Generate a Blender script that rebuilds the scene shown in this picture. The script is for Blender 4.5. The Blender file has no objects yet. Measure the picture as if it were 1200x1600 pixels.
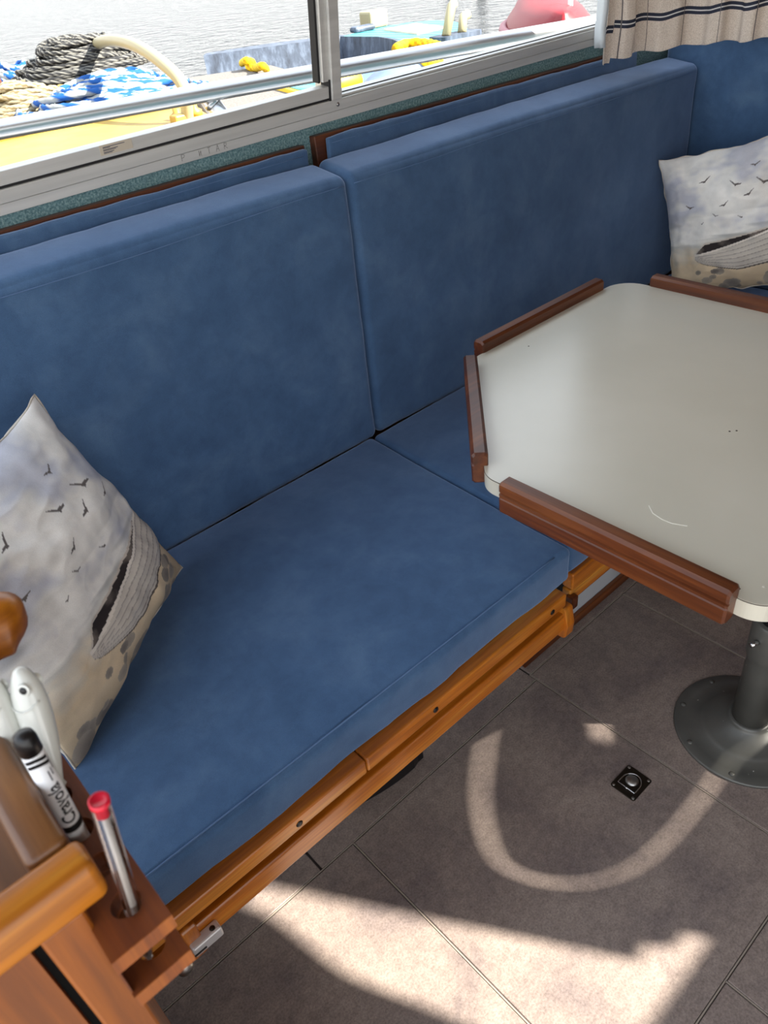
import bpy, bmesh, math, random
import numpy as np
from mathutils import Vector, Matrix, noise

# ------------------------------------------------------------------ camera
H = 1.4
FPX = 1197.68
VX = np.array([2378. - 600, -310. - 800, FPX]); VX /= np.linalg.norm(VX)
VY = np.array([-670. - 600, 58. - 800, FPX]); VY /= np.linalg.norm(VY)
VZ = np.cross(VX, VY)
R = np.stack([VX, VY, VZ])
scene = bpy.context.scene
C = scene.collection
cam_d = bpy.data.cameras.new('camera'); cam = bpy.data.objects.new('camera', cam_d); C.objects.link(cam)
rx, ru, rb = R[:, 0], -R[:, 1], -R[:, 2]
cam.matrix_world = Matrix(((rx[0], ru[0], rb[0], 0), (rx[1], ru[1], rb[1], 0), (rx[2], ru[2], rb[2], H), (0, 0, 0, 1)))
cam_d.sensor_fit = 'AUTO'; cam_d.sensor_width = 36; cam_d.lens = FPX / 1600 * 36
cam_d.clip_start = .02; cam_d.clip_end = 500
cam_d.dof.use_dof = True; cam_d.dof.focus_distance = 1.7; cam_d.dof.aperture_fstop = 14
scene.camera = cam

# ------------------------------------------------------------------ light
EXPOSURE = 0.72
SKY = 1.6
SUN = 14.0
scene.view_settings.view_transform = 'Standard'; scene.view_settings.look = 'None'
scene.view_settings.gamma = 1; scene.view_settings.use_curve_mapping = False
scene.view_settings.exposure = EXPOSURE
w = bpy.data.worlds.new('world'); scene.world = w; w.use_nodes = True
nt = w.node_tree; nt.nodes.clear()
wo = nt.nodes.new('ShaderNodeOutputWorld'); bg = nt.nodes.new('ShaderNodeBackground')
tc = nt.nodes.new('ShaderNodeTexCoord'); sx = nt.nodes.new('ShaderNodeSeparateXYZ'); cr = nt.nodes.new('ShaderNodeValToRGB')
nt.links.new(tc.outputs['Generated'], sx.inputs[0]); nt.links.new(sx.outputs['Z'], cr.inputs[0])
cr.color_ramp.elements[0].position = 0.0; cr.color_ramp.elements[0].color = (1, .98, .95, 1)
cr.color_ramp.elements[1].position = 0.9; cr.color_ramp.elements[1].color = (.70, .82, 1.0, 1)
nt.links.new(cr.outputs[0], bg.inputs[0]); bg.inputs[1].default_value = SKY
nt.links.new(bg.outputs[0], wo.inputs[0])
TEL = .745                      # tangent of the sun's elevation
sdir = Vector((-.56, .83, -TEL)).normalized()
sl = bpy.data.lights.new('sun', 'SUN'); so = bpy.data.objects.new('sun', sl); C.objects.link(so)
sl.energy = SUN; sl.angle = math.radians(.8); sl.color = (1, .94, .84)
so.rotation_euler = sdir.to_track_quat('-Z', 'Y').to_euler(); so.location = (3, -4, 5)

# ------------------------------------------------------------------ pixel helpers
def ray(p):
    return R @ np.array([p[0] - 600, p[1] - 800, FPX])
def atz(p, z):
    d = ray(p); return Vector(np.array([0, 0, H]) + (z - H) / d[2] * d)
def aty(p, y):
    d = ray(p); return Vector(np.array([0, 0, H]) + y / d[1] * d)
def atx(p, x):
    d = ray(p); return Vector(np.array([0, 0, H]) + x / d[0] * d)

# ------------------------------------------------------------------ object helpers
def obj(name, bm, mat=None, parent=None, smooth=False, loc=None):
    me = bpy.data.meshes.new(name); bm.to_mesh(me); bm.free()
    if smooth:
        for p in me.polygons: p.use_smooth = True
    o = bpy.data.objects.new(name, me); C.objects.link(o)
    if mat: me.materials.append(mat)
    if parent: o.parent = parent
    if loc: o.location = loc
    return o
def tag(o, label, cat, group=None, kind=None):
    o['label'] = label; o['category'] = cat
    if group: o['group'] = group
    if kind: o['kind'] = kind
    return o
def struct(o, label, cat):
    o['label'] = label; o['category'] = cat; o['kind'] = 'structure'; return o
def thing(name, label, cat, loc=(0, 0, 0), rot=(0, 0, 0), group=None):
    o = bpy.data.objects.new(name, None); C.objects.link(o); o.location = loc; o.rotation_euler = rot
    o.empty_display_size = .05
    return tag(o, label, cat, group)
def box(bm, x0, x1, y0, y1, z0, z1, bev=0, seg=2):
    r = bmesh.ops.create_cube(bm, size=1)
    vs = r['verts']
    for v in vs:
        v.co = Vector((x0 + (v.co.x + .5) * (x1 - x0), y0 + (v.co.y + .5) * (y1 - y0), z0 + (v.co.z + .5) * (z1 - z0)))
    if bev:
        es = list({e for v in vs for e in v.link_edges})
        bmesh.ops.bevel(bm, geom=es, offset=bev, segments=seg, profile=.5, affect='EDGES')
    return bm
def bx(x0, x1, y0, y1, z0, z1, bev=0, seg=2):
    return box(bmesh.new(), x0, x1, y0, y1, z0, z1, bev, seg)
def off(bm, v):
    bmesh.ops.translate(bm, vec=v, verts=bm.verts[:]); return bm
def lathe(prof, n=32, caps=True):
    bm = bmesh.new(); rings = []
    for r, z in prof:
        rings.append([bm.verts.new((r * math.cos(2 * math.pi * k / n), r * math.sin(2 * math.pi * k / n), z)) for k in range(n)])
    for a, b in zip(rings, rings[1:]):
        for k in range(n):
            bm.faces.new((a[k], a[(k + 1) % n], b[(k + 1) % n], b[k]))
    if caps:
        bm.faces.new(rings[0][::-1]); bm.faces.new(rings[-1])
    return bm
def frames(pts):
    T = []; n = len(pts)
    for i in range(n):
        t = (pts[min(i + 1, n - 1)] - pts[max(i - 1, 0)])
        T.append(t.normalized() if t.length > 1e-9 else Vector((1, 0, 0)))
    up = Vector((0, 0, 1)) if abs(T[0].z) < .9 else Vector((1, 0, 0))
    N = []
    nrm = (up - T[0] * up.dot(T[0])).normalized()
    for t in T:
        nrm = (nrm - t * nrm.dot(t)).normalized(); N.append(nrm)
    return T, N
def tube(pts, r, n=10, bm=None, caps=True, lobes=0, twist=0, lob=.16, col=None):
    bm = bm or bmesh.new(); pts = [Vector(p) for p in pts]; T, N = frames(pts); rings = []; s = 0
    lay = bm.loops.layers.float_color.get('Col') or bm.loops.layers.float_color.new('Col') if col else None
    cols = {}
    for i, (p, t, nm) in enumerate(zip(pts, T, N)):
        if i: s += (p - pts[i - 1]).length
        b = t.cross(nm); rr = r[i] if isinstance(r, (list, tuple)) else r; ring = []
        for k in range(n):
            a = 2 * math.pi * k / n
            ph = lobes * a - twist * s
            q = rr * (1 + (lob * math.cos(ph) if lobes else 0))
            v = bm.verts.new(p + nm * (q * math.cos(a)) + b * (q * math.sin(a)))
            if col: cols[v] = col(ph)
            ring.append(v)
        rings.append(ring)
    for a, b in zip(rings, rings[1:]):
        for k in range(n):
            bm.faces.new((a[k], a[(k + 1) % n], b[(k + 1) % n], b[k]))
    if caps:
        bm.faces.new(rings[0][::-1]); bm.faces.new(rings[-1])
    if col:
        for f in bm.faces:
            for l in f.loops:
                if l.vert in cols: l[lay] = cols[l.vert]
    return bm
def catmull(pts, m=12):
    pts = [Vector(p) for p in pts]; q = [pts[0] * 2 - pts[1]] + pts + [pts[-1] * 2 - pts[-2]]; out = []
    for i in range(1, len(q) - 2):
        for k in range(m):
            t = k / m; a, b, c, d = q[i - 1:i + 3]
            out.append(.5 * ((2 * b) + (c - a) * t + (2 * a - 5 * b + 4 * c - d) * t * t + (3 * b - a - 3 * c + d) * t ** 3))
    out.append(pts[-1]); return out
def prism(poly, z0, z1, bev=0, seg=2):
    bm = bmesh.new(); a = [bm.verts.new((x, y, z0)) for x, y in poly]; b = [bm.verts.new((x, y, z1)) for x, y in poly]
    n = len(poly); bm.faces.new(a[::-1]); bm.faces.new(b)
    for k in range(n): bm.faces.new((a[k], a[(k + 1) % n], b[(k + 1) % n], b[k]))
    bmesh.ops.recalc_face_normals(bm, faces=bm.faces[:])
    if bev:
        es = [e for e in bm.edges if abs(e.verts[0].co.z - e.verts[1].co.z) < 1e-6]
        bmesh.ops.bevel(bm, geom=es, offset=bev, segments=seg, profile=.5, affect='EDGES')
    return bm
def round_poly(pts, rad, n=8):
    out = []; m = len(pts)
    for i in range(m):
        p0, p, p1 = Vector(pts[i - 1]), Vector(pts[i]), Vector(pts[(i + 1) % m])
        r = rad[i] if isinstance(rad, (list, tuple)) else rad
        d0, d1 = (p0 - p).normalized(), (p1 - p).normalized()
        ang = d0.angle(d1); t = r / math.tan(ang / 2); a, b = p + d0 * t, p + d1 * t
        c = p + (d0 + d1).normalized() * (r / math.sin(ang / 2))
        a0 = math.atan2(a.y - c.y, a.x - c.x); a1 = math.atan2(b.y - c.y, b.x - c.x); da = (a1 - a0 + math.pi) % (2 * math.pi) - math.pi
        for k in range(n + 1):
            q = a0 + da * k / n; out.append((c.x + r * math.cos(q), c.y + r * math.sin(q)))
    return out
def ring_wall(outer, holes, y0, y1):
    """flat wall in the XZ plane with holes, given thickness"""
    bm = bmesh.new(); es = []
    for loop in [outer] + holes:
        vs = [bm.verts.new((x, y0, z)) for x, z in loop]
        for k in range(len(vs)): es.append(bm.edges.new((vs[k], vs[(k + 1) % len(vs)])))
    bmesh.ops.triangle_fill(bm, use_beauty=True, edges=es)
    r = bmesh.ops.extrude_face_region(bm, geom=bm.faces[:])
    bmesh.ops.translate(bm, vec=(0, y1 - y0, 0), verts=[g for g in r['geom'] if isinstance(g, bmesh.types.BMVert)])
    bmesh.ops.recalc_face_normals(bm, faces=bm.faces[:])
    return bm
def fbm(v, oct=3):
    return noise.fractal(Vector(v), 1.0, 2.0, oct)
def cushion(x0, x1, y0, y1, z0, z1, r, bulge=(0, 0, 0), wr=0.0, step=.02, seed=0, sag=None):
    """rounded upholstered block; bulge per axis swells the faces, wr wrinkles them"""
    c = Vector(((x0 + x1) / 2, (y0 + y1) / 2, (z0 + z1) / 2)); h = Vector(((x1 - x0) / 2, (y1 - y0) / 2, (z1 - z0) / 2))
    bm = bmesh.new(); cache = {}
    def samples(L):
        n = max(4, int(2 * L / step)); base = [-L + 2 * L * k / n for k in range(n + 1)]
        extra = [L - r * q for q in (.12, .3, .55, .8, 1.0)] + [-(L - r * q) for q in (.12, .3, .55, .8, 1.0)]
        return sorted(set(round(v, 5) for v in [b for b in base if abs(b) < L - r * 1.15 or abs(abs(b) - L) < 1e-6] + extra))
    S = [samples(h[i]) for i in range(3)]
    def vert(p):
        key = (round(p[0], 5), round(p[1], 5), round(p[2], 5))
        if key in cache: return cache[key]
        q = Vector([max(-(h[i] - r), min(h[i] - r, p[i])) for i in range(3)])
        d = Vector(p) - q; n = d.normalized() if d.length > 1e-9 else Vector((0, 0, 1))
        pos = q + n * r
        u = [max(0, 1 - (p[i] / h[i]) ** 2) for i in range(3)]
        w_ = [u[1] * u[2], u[0] * u[2], u[0] * u[1]]
        for i in range(3):
            pos[i] += n[i] * bulge[i] * w_[i] ** .6
        P = pos + c
        if wr:
            k = wr * (fbm((P.x * 6 + seed, P.y * 6, P.z * 6)) * .6 + fbm((P.x * 17, P.y * 17 + seed, P.z * 17)) * .25)
            P += n * k
        if sag: P = sag(P, n)
        v = bm.verts.new(P); cache[key] = v; return v
    for ax in range(3):
        a, b = [(1, 2), (2, 0), (0, 1)][ax]
        for sgn in (-1, 1):
            for i in range(len(S[a]) - 1):
                for j in range(len(S[b]) - 1):
                    q = []
                    for (ii, jj) in ((i, j), (i + 1, j), (i + 1, j + 1), (i, j + 1)):
                        p = [0, 0, 0]; p[ax] = sgn * h[ax]; p[a] = S[a][ii]; p[b] = S[b][jj]; q.append(vert(p))
                    if len(set(q)) == 4:
                        try: bm.faces.new(q if sgn > 0 else q[::-1])
                        except ValueError: pass
    return bm

# ------------------------------------------------------------------ materials
def lin(r, g, b):
    f = lambda c: ((c / 255 + .055) / 1.055) ** 2.4 if c > 10 else c / 255 / 12.92
    return (f(r), f(g), f(b), 1)
def mat(name, col, rough=.5, metal=0, spec=.5, **kw):
    m = bpy.data.materials.new(name); m.use_nodes = True; b = m.node_tree.nodes['Principled BSDF']
    b.inputs['Base Color'].default_value = col; b.inputs['Roughness'].default_value = rough; b.inputs['Metallic'].default_value = metal
    b.inputs['Specular IOR Level'].default_value = spec
    for k, v in kw.items(): b.inputs[k.replace('_', ' ')].default_value = v
    return m
def nodes(m): return m.node_tree.nodes, m.node_tree.links, m.node_tree.nodes['Principled BSDF']
def coords(m, scale=(1, 1, 1), kind='Object'):
    N, L, b = nodes(m); t = N.new('ShaderNodeTexCoord'); mp = N.new('ShaderNodeMapping'); mp.inputs['Scale'].default_value = scale
    L.new(t.outputs[kind], mp.inputs[0]); return mp.outputs[0]
def tex_noise(m, vec, scale, detail=4, rough=.55, dist=0):
    N, L, b = nodes(m); t = N.new('ShaderNodeTexNoise'); L.new(vec, t.inputs['Vector'])
    t.inputs['Scale'].default_value = scale; t.inputs['Detail'].default_value = detail; t.inputs['Roughness'].default_value = rough; t.inputs['Distortion'].default_value = dist
    return t.outputs['Fac']
def ramp(m, fac, stops):
    N, L, b = nodes(m); r = N.new('ShaderNodeValToRGB'); L.new(fac, r.inputs[0]); e = r.color_ramp.elements
    while len(e) < len(stops): e.new(.5)
    for i, (p, c) in enumerate(stops): e[i].position = p; e[i].color = c
    return r.outputs[0]
def mixc(m, mode, fac, a, b_):
    N, L, b = nodes(m); x = N.new('ShaderNodeMix'); x.data_type = 'RGBA'; x.blend_type = mode
    def put(i, v):
        if hasattr(v, 'is_output') or isinstance(v, bpy.types.NodeSocket): L.new(v, i)
        else: i.default_value = v
    put(x.inputs[0], fac); put(x.inputs[6], a); put(x.inputs[7], b_); return x.outputs[2]
def bump(m, fac, strength, dist=.002):
    N, L, b = nodes(m); x = N.new('ShaderNodeBump'); x.inputs['Strength'].default_value = strength; x.inputs['Distance'].default_value = dist
    L.new(fac, x.inputs['Height']); L.new(x.outputs[0], b.inputs['Normal'])
def setc(m, s): N, L, b = nodes(m); L.new(s, b.inputs['Base Color'])

def wood(name, dark, mid, light, axis, rough=.3, scale=1.0, coat=.3):
    dark, mid, light = [tuple(c * .78 for c in k[:3]) + (1,) for k in (dark, mid, light)]
    m = mat(name, mid, rough, Coat_Weight=coat, Coat_Roughness=.25)
    sc = [26 * scale] * 3; sc[axis] = 1.6 * scale
    v = coords(m, sc)
    n1 = tex_noise(m, v, 1.0, 6, .6, .6); c = ramp(m, n1, [(.28, dark), (.5, mid), (.72, light)])
    sc2 = [150 * scale] * 3; sc2[axis] = 6 * scale
    n2 = tex_noise(m, coords(m, sc2), 1.0, 3, .6)
    c2 = ramp(m, n2, [(.35, (.62, .58, .55, 1)), (.6, (1, 1, 1, 1))])
    big = tex_noise(m, coords(m), 7, 2); c3 = ramp(m, big, [(.3, (.78, .74, .7, 1)), (.7, (1.1, 1.08, 1.05, 1))])
    setc(m, mixc(m, 'MULTIPLY', .6, mixc(m, 'MULTIPLY', .7, c, c2), c3)); bump(m, n2, .25, .0006)
    return m
def suede(name, k=1.0):
    m = mat(name, lin(86, 112, 146), .85, spec=.15, Sheen_Weight=.8, Sheen_Roughness=.45)
    nodes(m)[2].inputs['Sheen Tint'].default_value = (.55, .7, 1, 1)
    v = coords(m)
    big = tex_noise(m, v, 7, 5, .6, .35); med = tex_noise(m, v, 30, 5, .65, .3); fine = tex_noise(m, v, 900, 2, .5)
    a = ramp(m, big, [(.3, lin(67, 97, 133)), (.5, lin(76, 107, 144)), (.75, lin(93, 123, 157))])
    b = ramp(m, med, [(.35, (.86, .87, .89, 1)), (.55, (1, 1, 1, 1)), (.75, (1.1, 1.09, 1.07, 1))])
    f = ramp(m, fine, [(.3, (.82, .82, .84, 1)), (.7, (1.12, 1.12, 1.12, 1))])
    setc(m, mixc(m, 'MULTIPLY', 1.0, mixc(m, 'MULTIPLY', .7, mixc(m, 'MULTIPLY', .9, a, b), f), (.80, .81, .82, 1))); bump(m, fine, .35, .001)
    return m
M = {}
M['suede'] = suede('blue suede')
M['stitch'] = mat('stitch thread', lin(84, 112, 150), .8)
M['teakx'] = wood('honey teak x', lin(150, 76, 12), lin(212, 122, 30), lin(240, 164, 62), 0)
M['teaky'] = wood('honey teak y', lin(150, 76, 12), lin(212, 122, 30), lin(240, 164, 62), 1)
M['teakz'] = wood('honey teak z', lin(150, 76, 12), lin(212, 122, 30), lin(240, 164, 62), 2)
M['redx'] = wood('red wood x', lin(58, 24, 8), lin(106, 52, 18), lin(146, 84, 38), 0, .4, 1.0, .12)
M['redy'] = wood('red wood y', lin(58, 24, 8), lin(106, 52, 18), lin(146, 84, 38), 1, .4, 1.0, .12)
M['rack'] = wood('rack wood', lin(96, 40, 4), lin(136, 66, 9), lin(160, 88, 18), 1, .55, 1, 0)
M['cabx'] = wood('cabinet wood x', lin(140, 70, 6), lin(206, 126, 20), lin(238, 172, 50), 0, .4, .8, .1)
M['caby'] = wood('cabinet wood y', lin(84, 50, 26), lin(134, 88, 48), lin(172, 124, 72), 1, .35, 1, .2)
M['cabz'] = wood('cabinet wood z', lin(104, 48, 2), lin(162, 88, 4), lin(194, 122, 14), 2, .5, .8, 0)
M['edgewood'] = wood('edging wood', lin(50, 24, 12), lin(96, 50, 26), lin(130, 74, 40), 0, .5)
m = M['laminate'] = mat('cream laminate', lin(214, 211, 196), .24, spec=1.0)
v = coords(m); n = tex_noise(m, v, 3, 4); sp = tex_noise(m, v, 160, 2)
setc(m, ramp(m, n, [(.3, lin(206, 203, 187)), (.7, lin(216, 213, 198))]))
M['scuff'] = mat('pale scuff', lin(236, 234, 222), .6)
M['speck'] = mat('dark speck', lin(60, 50, 42), .7)
m = M['floor'] = mat('vinyl floor', lin(122, 108, 100), .55, spec=.35)
v = coords(m); b1 = tex_noise(m, v, 6, 6, .65, .4); b2 = tex_noise(m, v, 260, 3, .7); b3 = tex_noise(m, v, 60, 4, .7)
c1 = ramp(m, b1, [(.28, lin(126, 114, 111)), (.5, lin(156, 141, 131)), (.74, lin(176, 160, 147))])
c2 = ramp(m, b2, [(.3, (.62, .6, .59, 1)), (.55, (1, 1, 1, 1)), (.75, (1.25, 1.22, 1.18, 1))])
c3 = ramp(m, b3, [(.3, (.7, .68, .68, 1)), (.6, (1.05, 1.05, 1.04, 1))])
setc(m, mixc(m, 'MULTIPLY', 1.0, mixc(m, 'MULTIPLY', .7, mixc(m, 'MULTIPLY', .9, c1, c2), c3), (.80, .80, .82, 1))); bump(m, b2, .15, .0006)
M['groove'] = mat('dark groove', lin(62, 54, 50), .8)
M['edgetrim'] = mat('hatch edging', lin(150, 138, 126), .5)
m = M['carpet'] = mat('teal wall carpet', lin(84, 118, 126), .95, spec=.1)
v = coords(m); a = tex_noise(m, v, 240, 3, .7); b = tex_noise(m, v, 40, 3)
setc(m, mixc(m, 'MULTIPLY', .5, ramp(m, a, [(.3, lin(66, 98, 106)), (.5, lin(106, 138, 144)), (.7, lin(156, 182, 182))]), ramp(m, b, [(.3, (.8, .8, .8, 1)), (.7, (1.1, 1.1, 1.1, 1))])))
bump(m, a, .6, .003)
m = M['alu'] = mat('painted aluminium', lin(206, 206, 202), .38, .25)
v = coords(m, (3, 60, 60)); n = tex_noise(m, v, 1, 3); setc(m, ramp(m, n, [(.3, lin(196, 196, 192)), (.7, lin(214, 214, 210))]))
M['rubber'] = mat('black gasket', lin(24, 24, 26), .7)
M['chrome'] = mat('polished steel', lin(205, 205, 205), .18, 1)
M['satin'] = mat('satin zinc', lin(222, 222, 222), .4, .5)
M['steel'] = mat('brushed steel', lin(170, 168, 164), .35, 1)
m = M['rail'] = mat('stainless rail', lin(200, 200, 202), .28, .9)
m = M['greymetal'] = mat('grey hammered metal', lin(92, 93, 92), .4, .25)
v = coords(m); n = tex_noise(m, v, 12, 4); ch = tex_noise(m, v, 95, 1)
setc(m, mixc(m, 'MIX', ramp(m, ch, [(.79, (0, 0, 0, 1)), (.8, (1, 1, 1, 1))]), ramp(m, n, [(.3, lin(84, 84, 80)), (.7, lin(100, 99, 94))]), lin(200, 198, 192)))
M['darkmetal'] = mat('dark bronze plate', lin(58, 50, 42), .35, .8)
M['black'] = mat('black plastic', lin(18, 18, 20), .35)
M['voidblack'] = mat('painted dark void', lin(8, 8, 9), .9)
M['kick'] = mat('pale grey kick panel', lin(176, 180, 184), .55)
M['white'] = mat('white paint', lin(235, 235, 232), .6)
M['roof'] = mat('oak ply roof lining', lin(128, 104, 78), .7)
M['sticker'] = mat('old paper sticker', lin(196, 186, 168), .7)
M['print'] = mat('faded print', lin(92, 92, 100), .7)
M['pencil'] = mat('pencil line', lin(96, 94, 92), .8)
M['fish'] = mat('glossy white ceramic', lin(218, 220, 212), .15, Coat_Weight=.6)
M['marker'] = mat('white marker barrel', lin(240, 240, 240), .3)
M['ink'] = mat('black print', lin(16, 16, 18), .5)
M['red'] = mat('red pen plug', lin(206, 24, 52), .3)
M['clear'] = mat('clear pen plastic', (.95, .96, .96, 1), .1, Transmission_Weight=1.0, IOR=1.15)
M['refill'] = mat('empty refill tube', lin(176, 170, 164), .3)
M['amber'] = mat('dry ink refill', lin(70, 48, 34), .4)
m = M['endgrain'] = wood('end grain', lin(108, 48, 6), lin(160, 84, 16), lin(188, 110, 30), 2, .55, 2, 0)
def glass():
    m = bpy.data.materials.new('window glass'); m.use_nodes = True; N = m.node_tree.nodes; L = m.node_tree.links; N.clear()
    o = N.new('ShaderNodeOutputMaterial'); mx = N.new('ShaderNodeMixShader'); t = N.new('ShaderNodeBsdfTransparent'); g = N.new('ShaderNodeBsdfGlossy'); f = N.new('ShaderNodeFresnel')
    g.inputs['Roughness'].default_value = .02; f.inputs['IOR'].default_value = 1.3; t.inputs[0].default_value = (.97, .98, .97, 1)
    L.new(f.outputs[0], mx.inputs[0]); L.new(t.outputs[0], mx.inputs[1]); L.new(g.outputs[0], mx.inputs[2]); L.new(mx.outputs[0], o.inputs[0]); return m
M['glass'] = glass()
def colmat(name, rough=.8, k=None, weave=0):
    m = mat(name, (1, 1, 1, 1), rough, spec=.25); N, L, b = nodes(m); a = N.new('ShaderNodeVertexColor'); a.layer_name = 'Col'
    s = a.outputs[0]
    if weave:
        t = tex_noise(m, coords(m), weave, 2, .6); s = mixc(m, 'MULTIPLY', .6, s, ramp(m, t, [(.3, (.9, .89, .88, 1)), (.65, (1.05, 1.05, 1.05, 1))])); bump(m, t, .3, .0006)
    L.new(s, b.inputs['Base Color']); return m
M['printed'] = colmat('printed linen', .9, weave=700)
M['rope'] = colmat('twisted rope', .75)

# ------------------------------------------------------------------ setting: floor
fl = obj('floor', bx(-2.2, 2.6, -1.12, 1.45, -.06, -.006), M['groove']); struct(fl, 'dark base under the grey vinyl floor panels', 'floor')
G = .0024
def tile(x0, x1, y0, y1): return obj('floor_panel', bx(x0 + G, x1 - G, y0 + G, y1 - G, -.0055, 0, .0012, 1), M['floor'], fl)
YA, YB = .733, .117
for x0, x1, y0, y1 in [(.401, .9625, YB, YA), (-.16, .401, YB, YA), (-.72, -.16, YB, YA), (-.72, .3235, YA, .82), (.3235, .9625, YA, .82),
                       (.9625, 1.332, YB, .752), (1.332, 1.90, YB, .752), (1.90, 2.45, YB, .752), (.9625, 2.45, .752, .82),
                       (.10, .675, -.50, YB), (.675, 1.25, -.50, YB), (1.25, 2.45, -.50, YB), (-.72, .10, -.50, YB), (-.72, 2.45, -1.1, -.50), (-2.2, -.72, -1.1, .82)]:
    tile(x0, x1, y0, y1)
def strip(x0, x1, y0, y1): obj('seam_edging', bx(x0, x1, y0, y1, -.0055, -.0004), M['edgetrim'], fl)
strip(-.72, .9625, YA - .0011, YA + .0011); strip(.9625 - .0011, .9625 + .0011, YB, YA)
strip(.9625, 2.45, .752 - .0016, .752 + .0016); strip(1.332 - .0018, 1.332 + .0018, YB, .752); strip(.9625 - .0012, .9625 + .0012, YA, .752); strip(.401 - .0013, .401 + .0013, YB, YA); strip(-.1, 1.6, YB - .0012, YB + .0012); strip(.675 - .0012, .675 + .0012, -.5, YB)

# ------------------------------------------------------------------ setting: walls and roof
WT = math.radians(8)
def wy(z): return 1.42 - math.tan(WT) * (z - 1.10)
# port wall, lower part carpeted
wp = obj('wall_left', bx(-.6, 2.5, 1.425, 1.46, -.05, 1.122), M['carpet']); struct(wp, 'teal speckled carpet lining below the window', 'wall')
# unseen starboard wall; its two openings are added and shaped for the floor light
sunpoly = [(1.0, 1.14), (1.587, 1.14), (1.585, 1.183), (1.555, 1.183), (1.545, 1.215), (1.511, 1.21), (1.511, 1.72), (1.0, 1.72)]
rc = catmull([Vector((x, z, 0)) for x, z in ((2.10, 1.69), (2.02, 1.655), (1.80, 1.555), (1.655, 1.45), (1.628, 1.345), (1.70, 1.276), (1.889, 1.264), (2.09, 1.28), (2.33, 1.30))], 6)
band_opening = [(p.x, p.y) for p in rc] + [(2.35, 1.69)]  # outline laid out to cast the curved light band
M['panel'] = wood('cabin panelling', lin(96, 60, 34), lin(130, 88, 52), lin(158, 112, 70), 2, .5)
ws = obj('wall_right', ring_wall([(.5, -.05), (2.5, -.05), (2.5, 1.95), (.5, 1.95)], [sunpoly, band_opening], -1.12, -1.10), M['panel'])
struct(ws, 'wood panelled cabin side opposite the bench with added openings that shape the floor sunlight', 'wall')
we = obj('wall_end', bx(2.45, 2.5, -1.12, 1.46, -.05, 1.95), M['panel']); struct(we, 'end bulkhead behind the corner seat', 'wall')
rf = obj('ceiling', bx(-.35, 2.5, -1.12, 1.36, 1.93, 1.97), M['roof']); struct(rf, 'plywood cabin roof lining', 'ceiling')
# port wall above windows and aft post
hd = obj('wall_left_header', bx(.5, 2.5, 1.30, 1.345, 1.74, 1.95), M['white']); struct(hd, 'white strip above the side window', 'wall')
cc = [(1.44, 1.686), (1.418, 1.61), (1.37, 1.52), (1.338, 1.45), (1.315, 1.345), (1.293, 1.25), (1.27, 1.10), (1.25, 1.0)]
cpts = [(p.x, p.y) for p in catmull([Vector((a, b, 0)) for a, b in [(1.46, 1.80)] + cc], 6)]
bm = bmesh.new(); back = []; frnt = []
loop = cpts + [(.92, 1.0), (.92, 1.80)]
fc = bm.faces.new([bm.verts.new((x, -1.085, z)) for x, z in loop])
r = bmesh.ops.extrude_face_region(bm, geom=[fc]); bmesh.ops.translate(bm, vec=(0, .012, 0), verts=[g for g in r['geom'] if isinstance(g, bmesh.types.BMVert)])
m = M['linen'] = mat('oat linen', lin(190, 176, 156), .9)
cur2 = obj('sun_patch_curtain', bm, M['linen']); tag(cur2, 'unseen linen curtain added opposite the bench to shape the floor sun patch', 'curtain')  # added out of view; its curved edge cuts the sun patch
# unseen blind added so that its slit throws the curved floor light band
bl = []
for i, p in enumerate(rc):
    d = (rc[min(i + 1, len(rc) - 1)] - rc[max(i - 1, 0)]).normalized(); nv = d.y * .6745 - d.x * .9; of_ = .0085 + (.025 * nv if nv > 0 else .005 * nv); bl.append((p.x - d.y * of_, p.y + d.x * of_))
bl = bl[1:-1] + [(2.40, 1.31), (2.40, 1.72), (2.12, 1.72)]
light_spot_hole = [(2.052 + .012 * math.cos(q) * (1.3 + .4 * math.sin(q * 2)) + .034 * math.sin(q), 1.474 + .024 * math.sin(q)) for q in np.linspace(0, 2 * math.pi, 17)[:-1]]  # hole added to throw the small bright spot on the floor
bm = ring_wall(bl, [light_spot_hole], -1.098, -1.092)
bo = obj('light_slit_blind', bm, M['linen']); tag(bo, 'unseen linen blind added opposite the bench to throw a light band on the floor', 'blind')

# ------------------------------------------------------------------ side window
w1 = thing('window_1', 'wide sliding side window with pale grey aluminium frame', 'window', (0, 1.42, 1.0945), (WT, -.013, 0)); w1['kind'] = 'structure'
XA, XB = -.6, 2.3; MX = 1.112
def pane(x0, x1, y, z0, z1):
    bm = bmesh.new(); bm.faces.new([bm.verts.new(p) for p in ((x0, y, z0), (x1, y, z0), (x1, y, z1), (x0, y, z1))]); return bm
obj('frame_flange', bx(XA, XB, -.004, .02, -.004, .0135, .001), M['alu'], w1)
obj('frame_sill', bx(XA, XB, -.007, .05, .0145, .036, .0015), M['alu'], w1)
obj('frame_head', bx(XA, XB, -.007, .05, .62, .655, .0015), M['alu'], w1)
obj('track_gasket', bx(XA, MX - .018, -.002, .05, .036, .0405), M['rubber'], w1)
s = obj('sash_bottom_rail', bx(XA, MX - .014, -.0045, .018, .0405, .0625, .0015), M['alu'], w1)
obj('sash_stile', bx(MX - .030, MX - .013, -.005, .03, .072, .62, .001), M['alu'], w1)
obj('stile_gasket', bx(MX - .0355, MX - .0305, .004, .022, .070, .62), M['rubber'], w1)
obj('corner_gasket', bx(MX - .0165, MX - .0125, -.0075, .02, .036, .075), M['rubber'], w1)
obj('mullion', bx(MX - .013, MX + .013, -.012, .045, .036, .62, .002), M['alu'], w1)
obj('sliding_pane', pane(XA, MX - .03, .014, .06, .63), M['glass'], w1)
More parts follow.
